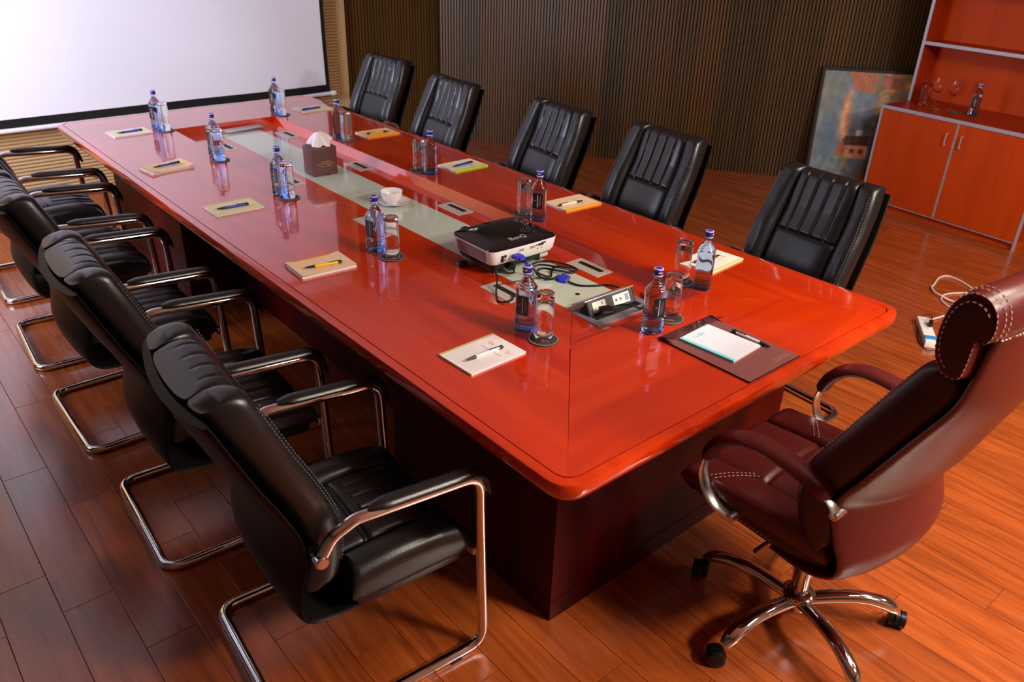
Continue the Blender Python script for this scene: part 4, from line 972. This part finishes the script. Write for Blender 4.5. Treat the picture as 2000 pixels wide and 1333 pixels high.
MB().box(-.046, -.043, -.0022, 0, .030, .037, T=TB).box(-.038, -.035, -.0022, 0, .014, .020, T=TB).build('socket_slots', M['black'], sk, 0)
s2 = MB().box(.008, .088, -.0015, .001, .008, .044, T=TB).build('data_socket', M['cream'], sb, 0)
MB().box(.066, .082, -.0022, 0, .014, .038, T=TB).build('blue_jack', paint('pale blue jack', (120, 150, 190)), s2, 0)
MB().box(.018, .026, -.0022, 0, .022, .030, T=TB).box(.040, .048, -.0022, 0, .022, .030, T=TB).build('small_jacks', M['darkgrey'], s2, 0)
mp = tag(MB().tube(spline([(.015, .630, .752), (.035, .622, .757), (.060, .612, .757), (.085, .598, .750), (.115, .590, .736), (.155, .605, .7245), (.205, .640, .7225), (.235, .690, .7225)], 8), .0038, 8).build('mains_lead', M['cable']), 'black mains lead plugged into the open socket box', 'cable')
MB().box(-.022, .022, -.014, .014, -.009, .009, bev=.004, T=Matrix.Translation((-.004, .640, .747)) @ Matrix.Rotation(math.radians(-18), 4, 'Z')).build('mains_plug', M['blkp'], mp)
cb = empty('closed_socket_box', (.098, 3.822, RZ), math.radians(6), 'closed silver socket box at the far end of the centre channel', 'socket box')
cb.location = (.092, 3.742, RZ)
MB().box(-.125, .125, -.034, .046, 0, .006, bev=.0015).build('frame_plate', M['greyplate'], cb, 30)
MB().box(-.120, .120, -.040, .044, .010, .015, bev=.0015).build('lid', M['alu'], cb, 30)
MB().box(-.112, .112, -.030, .038, .005, .011).build('lid_gap', M['black'], cb, 0)

# ------------------------------------------------------------------ things on the cabinet
def on_cab(along, depth, z=0): return base+AX*along+NX*depth+Vector((0, 0, CH+z))
def wine_glass(p, label):
    t = empty('wine_glass', p, 0, label, 'glass', 'wine glasses on the cabinet')
    MB().lathe([(.0005, .0012), (.030, .0), (.031, .0012), (.010, .004), (.0035, .010), (.0030, .085), (.006, .094), (.026, .112), (.036, .135), (.037, .155), (.031, .200), (.0300, .200), (.0358, .155), (.0348, .135), (.025, .1135), (.005, .0975), (.0005, .0965)], 28, cap0=False, cap1=False).build('glass_wall', M['glass'], t, 60)
def at_cab(x, y): return Vector((x, y, CH+.0003))
wine_glass(at_cab(4.432, 1.575), 'left of the two wine glasses on the cabinet top')
wine_glass(at_cab(4.425, 1.452), 'right of the two wine glasses on the cabinet top')
g = copy_tree(pg); g.location = at_cab(4.400, 1.640)+Vector((0, 0, .157)); g.rotation_euler = (PI, 0, 0); tag(g, 'upright clear tumbler beside the wine glasses on the cabinet', 'glass')
b = copy_tree(pb); b.location = at_cab(4.352, 1.262); b.rotation_euler.z = math.radians(185); tag(b, 'water bottle standing alone on the cabinet top', 'bottle')
c = copy_tree(pc); c.location = at_cab(4.345, 1.385); tag(c, 'dark round coaster lying on the cabinet top', 'coaster')
gf = empty('glass_stopper', at_cab(4.215, 1.462), 0, 'small clear glass stopper near the front of the cabinet top', 'stopper')
MB().lathe([(.010, 0), (.013, .004), (.010, .012), (.006, .018), (.012, .026), (.013, .034), (.006, .042), (.0005, .043)], 18, cap1=False).build('stopper', M['glass'], gf, 60)
for k, (rgb, lab) in enumerate((((60, 70, 150), 'dark blue booklet, lowest of the stack at the cabinet edge'), ((96, 200, 170), 'sea green booklet in the middle of the stack on the cabinet'), ((206, 206, 110), 'yellow green booklet, topmost of the stack on the cabinet'))):
    o = empty('booklet', at_cab(4.165+.01*k, .745)+Vector((0, 0, .0085*k)), math.radians(-96+4*k), lab, 'booklet', 'booklets stacked on the cabinet')
    MB().box(-.085, .085, -.06, .06, 0, .008, bev=.001).build('cover', paint('booklet %d' % k, rgb), o, 0)
    MB().box(-.083, .0855, -.058, .0605, .0012, .0068).build('pages', M['paper'], o, 0)
lp_ = empty('loose_papers', base+AX*.91+NX*.40+Vector((0, 0, CH+.4285)), rzc+.1, 'white papers lying on the middle shelf of the hutch', 'papers')
MB().box(-.10, .10, -.07, .07, 0, .006).build('sheets', M['paper'], lp_, 0)

# ------------------------------------------------------------------ things on the floor
ps = empty('power_strip', (2.322, .437, 0), math.atan2(-.118, -.240), 'white power strip with cyan switch lying on the floor', 'power strip')
ps.rotation_euler.z = math.atan2(-.16, -.245)
MB().box(-.155, .155, -.030, .030, .0005, .038, bev=.005).build('casing', M['whitep'], ps, 40)
MB().box(.088, .132, -.0285, .0285, .036, .0405, bev=.002).build('rocker_switch', M['switchblue'], ps, 40)
sl = MB()
for x in (-.10, -.055, -.01): sl.box(x-.010, x-.007, -.012, .012, .0375, .0386).box(x+.004, x+.012, -.0015, .0015, .0375, .0386)
sl.build('socket_slots', M['darkgrey'], ps, 0)
chg = tag(MB().tube(spline([(2.395, .452, .062), (2.435, .470, .060), (2.462, .490, .055), (2.455, .520, .045), (2.420, .520, .020), (2.360, .500, .005), (2.280, .462, .005), (2.205, .418, .005), (2.160, .375, .005), (2.150, .345, .005), (2.175, .325, .005)], 8), .0026, 8).build('charger_lead', M['cable']), 'thin black lead with plug in the white power strip', 'cable')
MB().box(-.025, .025, -.010, .010, -.012, .012, bev=.004, T=Matrix.Translation((2.370, .445, .052)) @ Matrix.Rotation(.4, 4, 'Z')).build('plug', M['blkp'], chg)
tag(MB().tube(spline([(3.06, .38, .006), (3.10, .46, .006), (3.167, .559, .006), (3.221, .648, .006), (3.229, .728, .006), (3.153, .744, .006), (3.025, .716, .006), (2.975, .708, .008), (2.900, .658, .014), (2.868, .603, .016), (2.862, .548, .010), (2.87, .46, .006), (2.90, .36, .006), (3.00, .34, .006)], 10).__add__([]), .0055, 8).build('white_cord', M['whitecable']), 'white cord looped on the floor behind the red swivel chair', 'cable')
tag(MB().tube(spline([(3.10, .50, .006), (3.03, .562, .006), (2.937, .606, .006), (2.868, .600, .005), (2.822, .575, .006), (2.785, .530, .006), (2.74, .46, .006), (2.62, .48, .006), (2.49, .50, .012), (2.455, .495, .020)], 10), .0050, 8).build('strip_lead', M['whitecable']), 'white lead running from the power strip across the floor', 'cable')
tag(MB().tube([(-1.60, 4.80, .005), (-1.30, 4.84, .005), (-1.151, 4.855, .005), (-1.09, 4.80, .005), (-1.00, 4.86, .005)], .004, 8).build('floor_cable', M['cable']), 'thin dark cable on the floor beside the farthest left chair', 'cable')
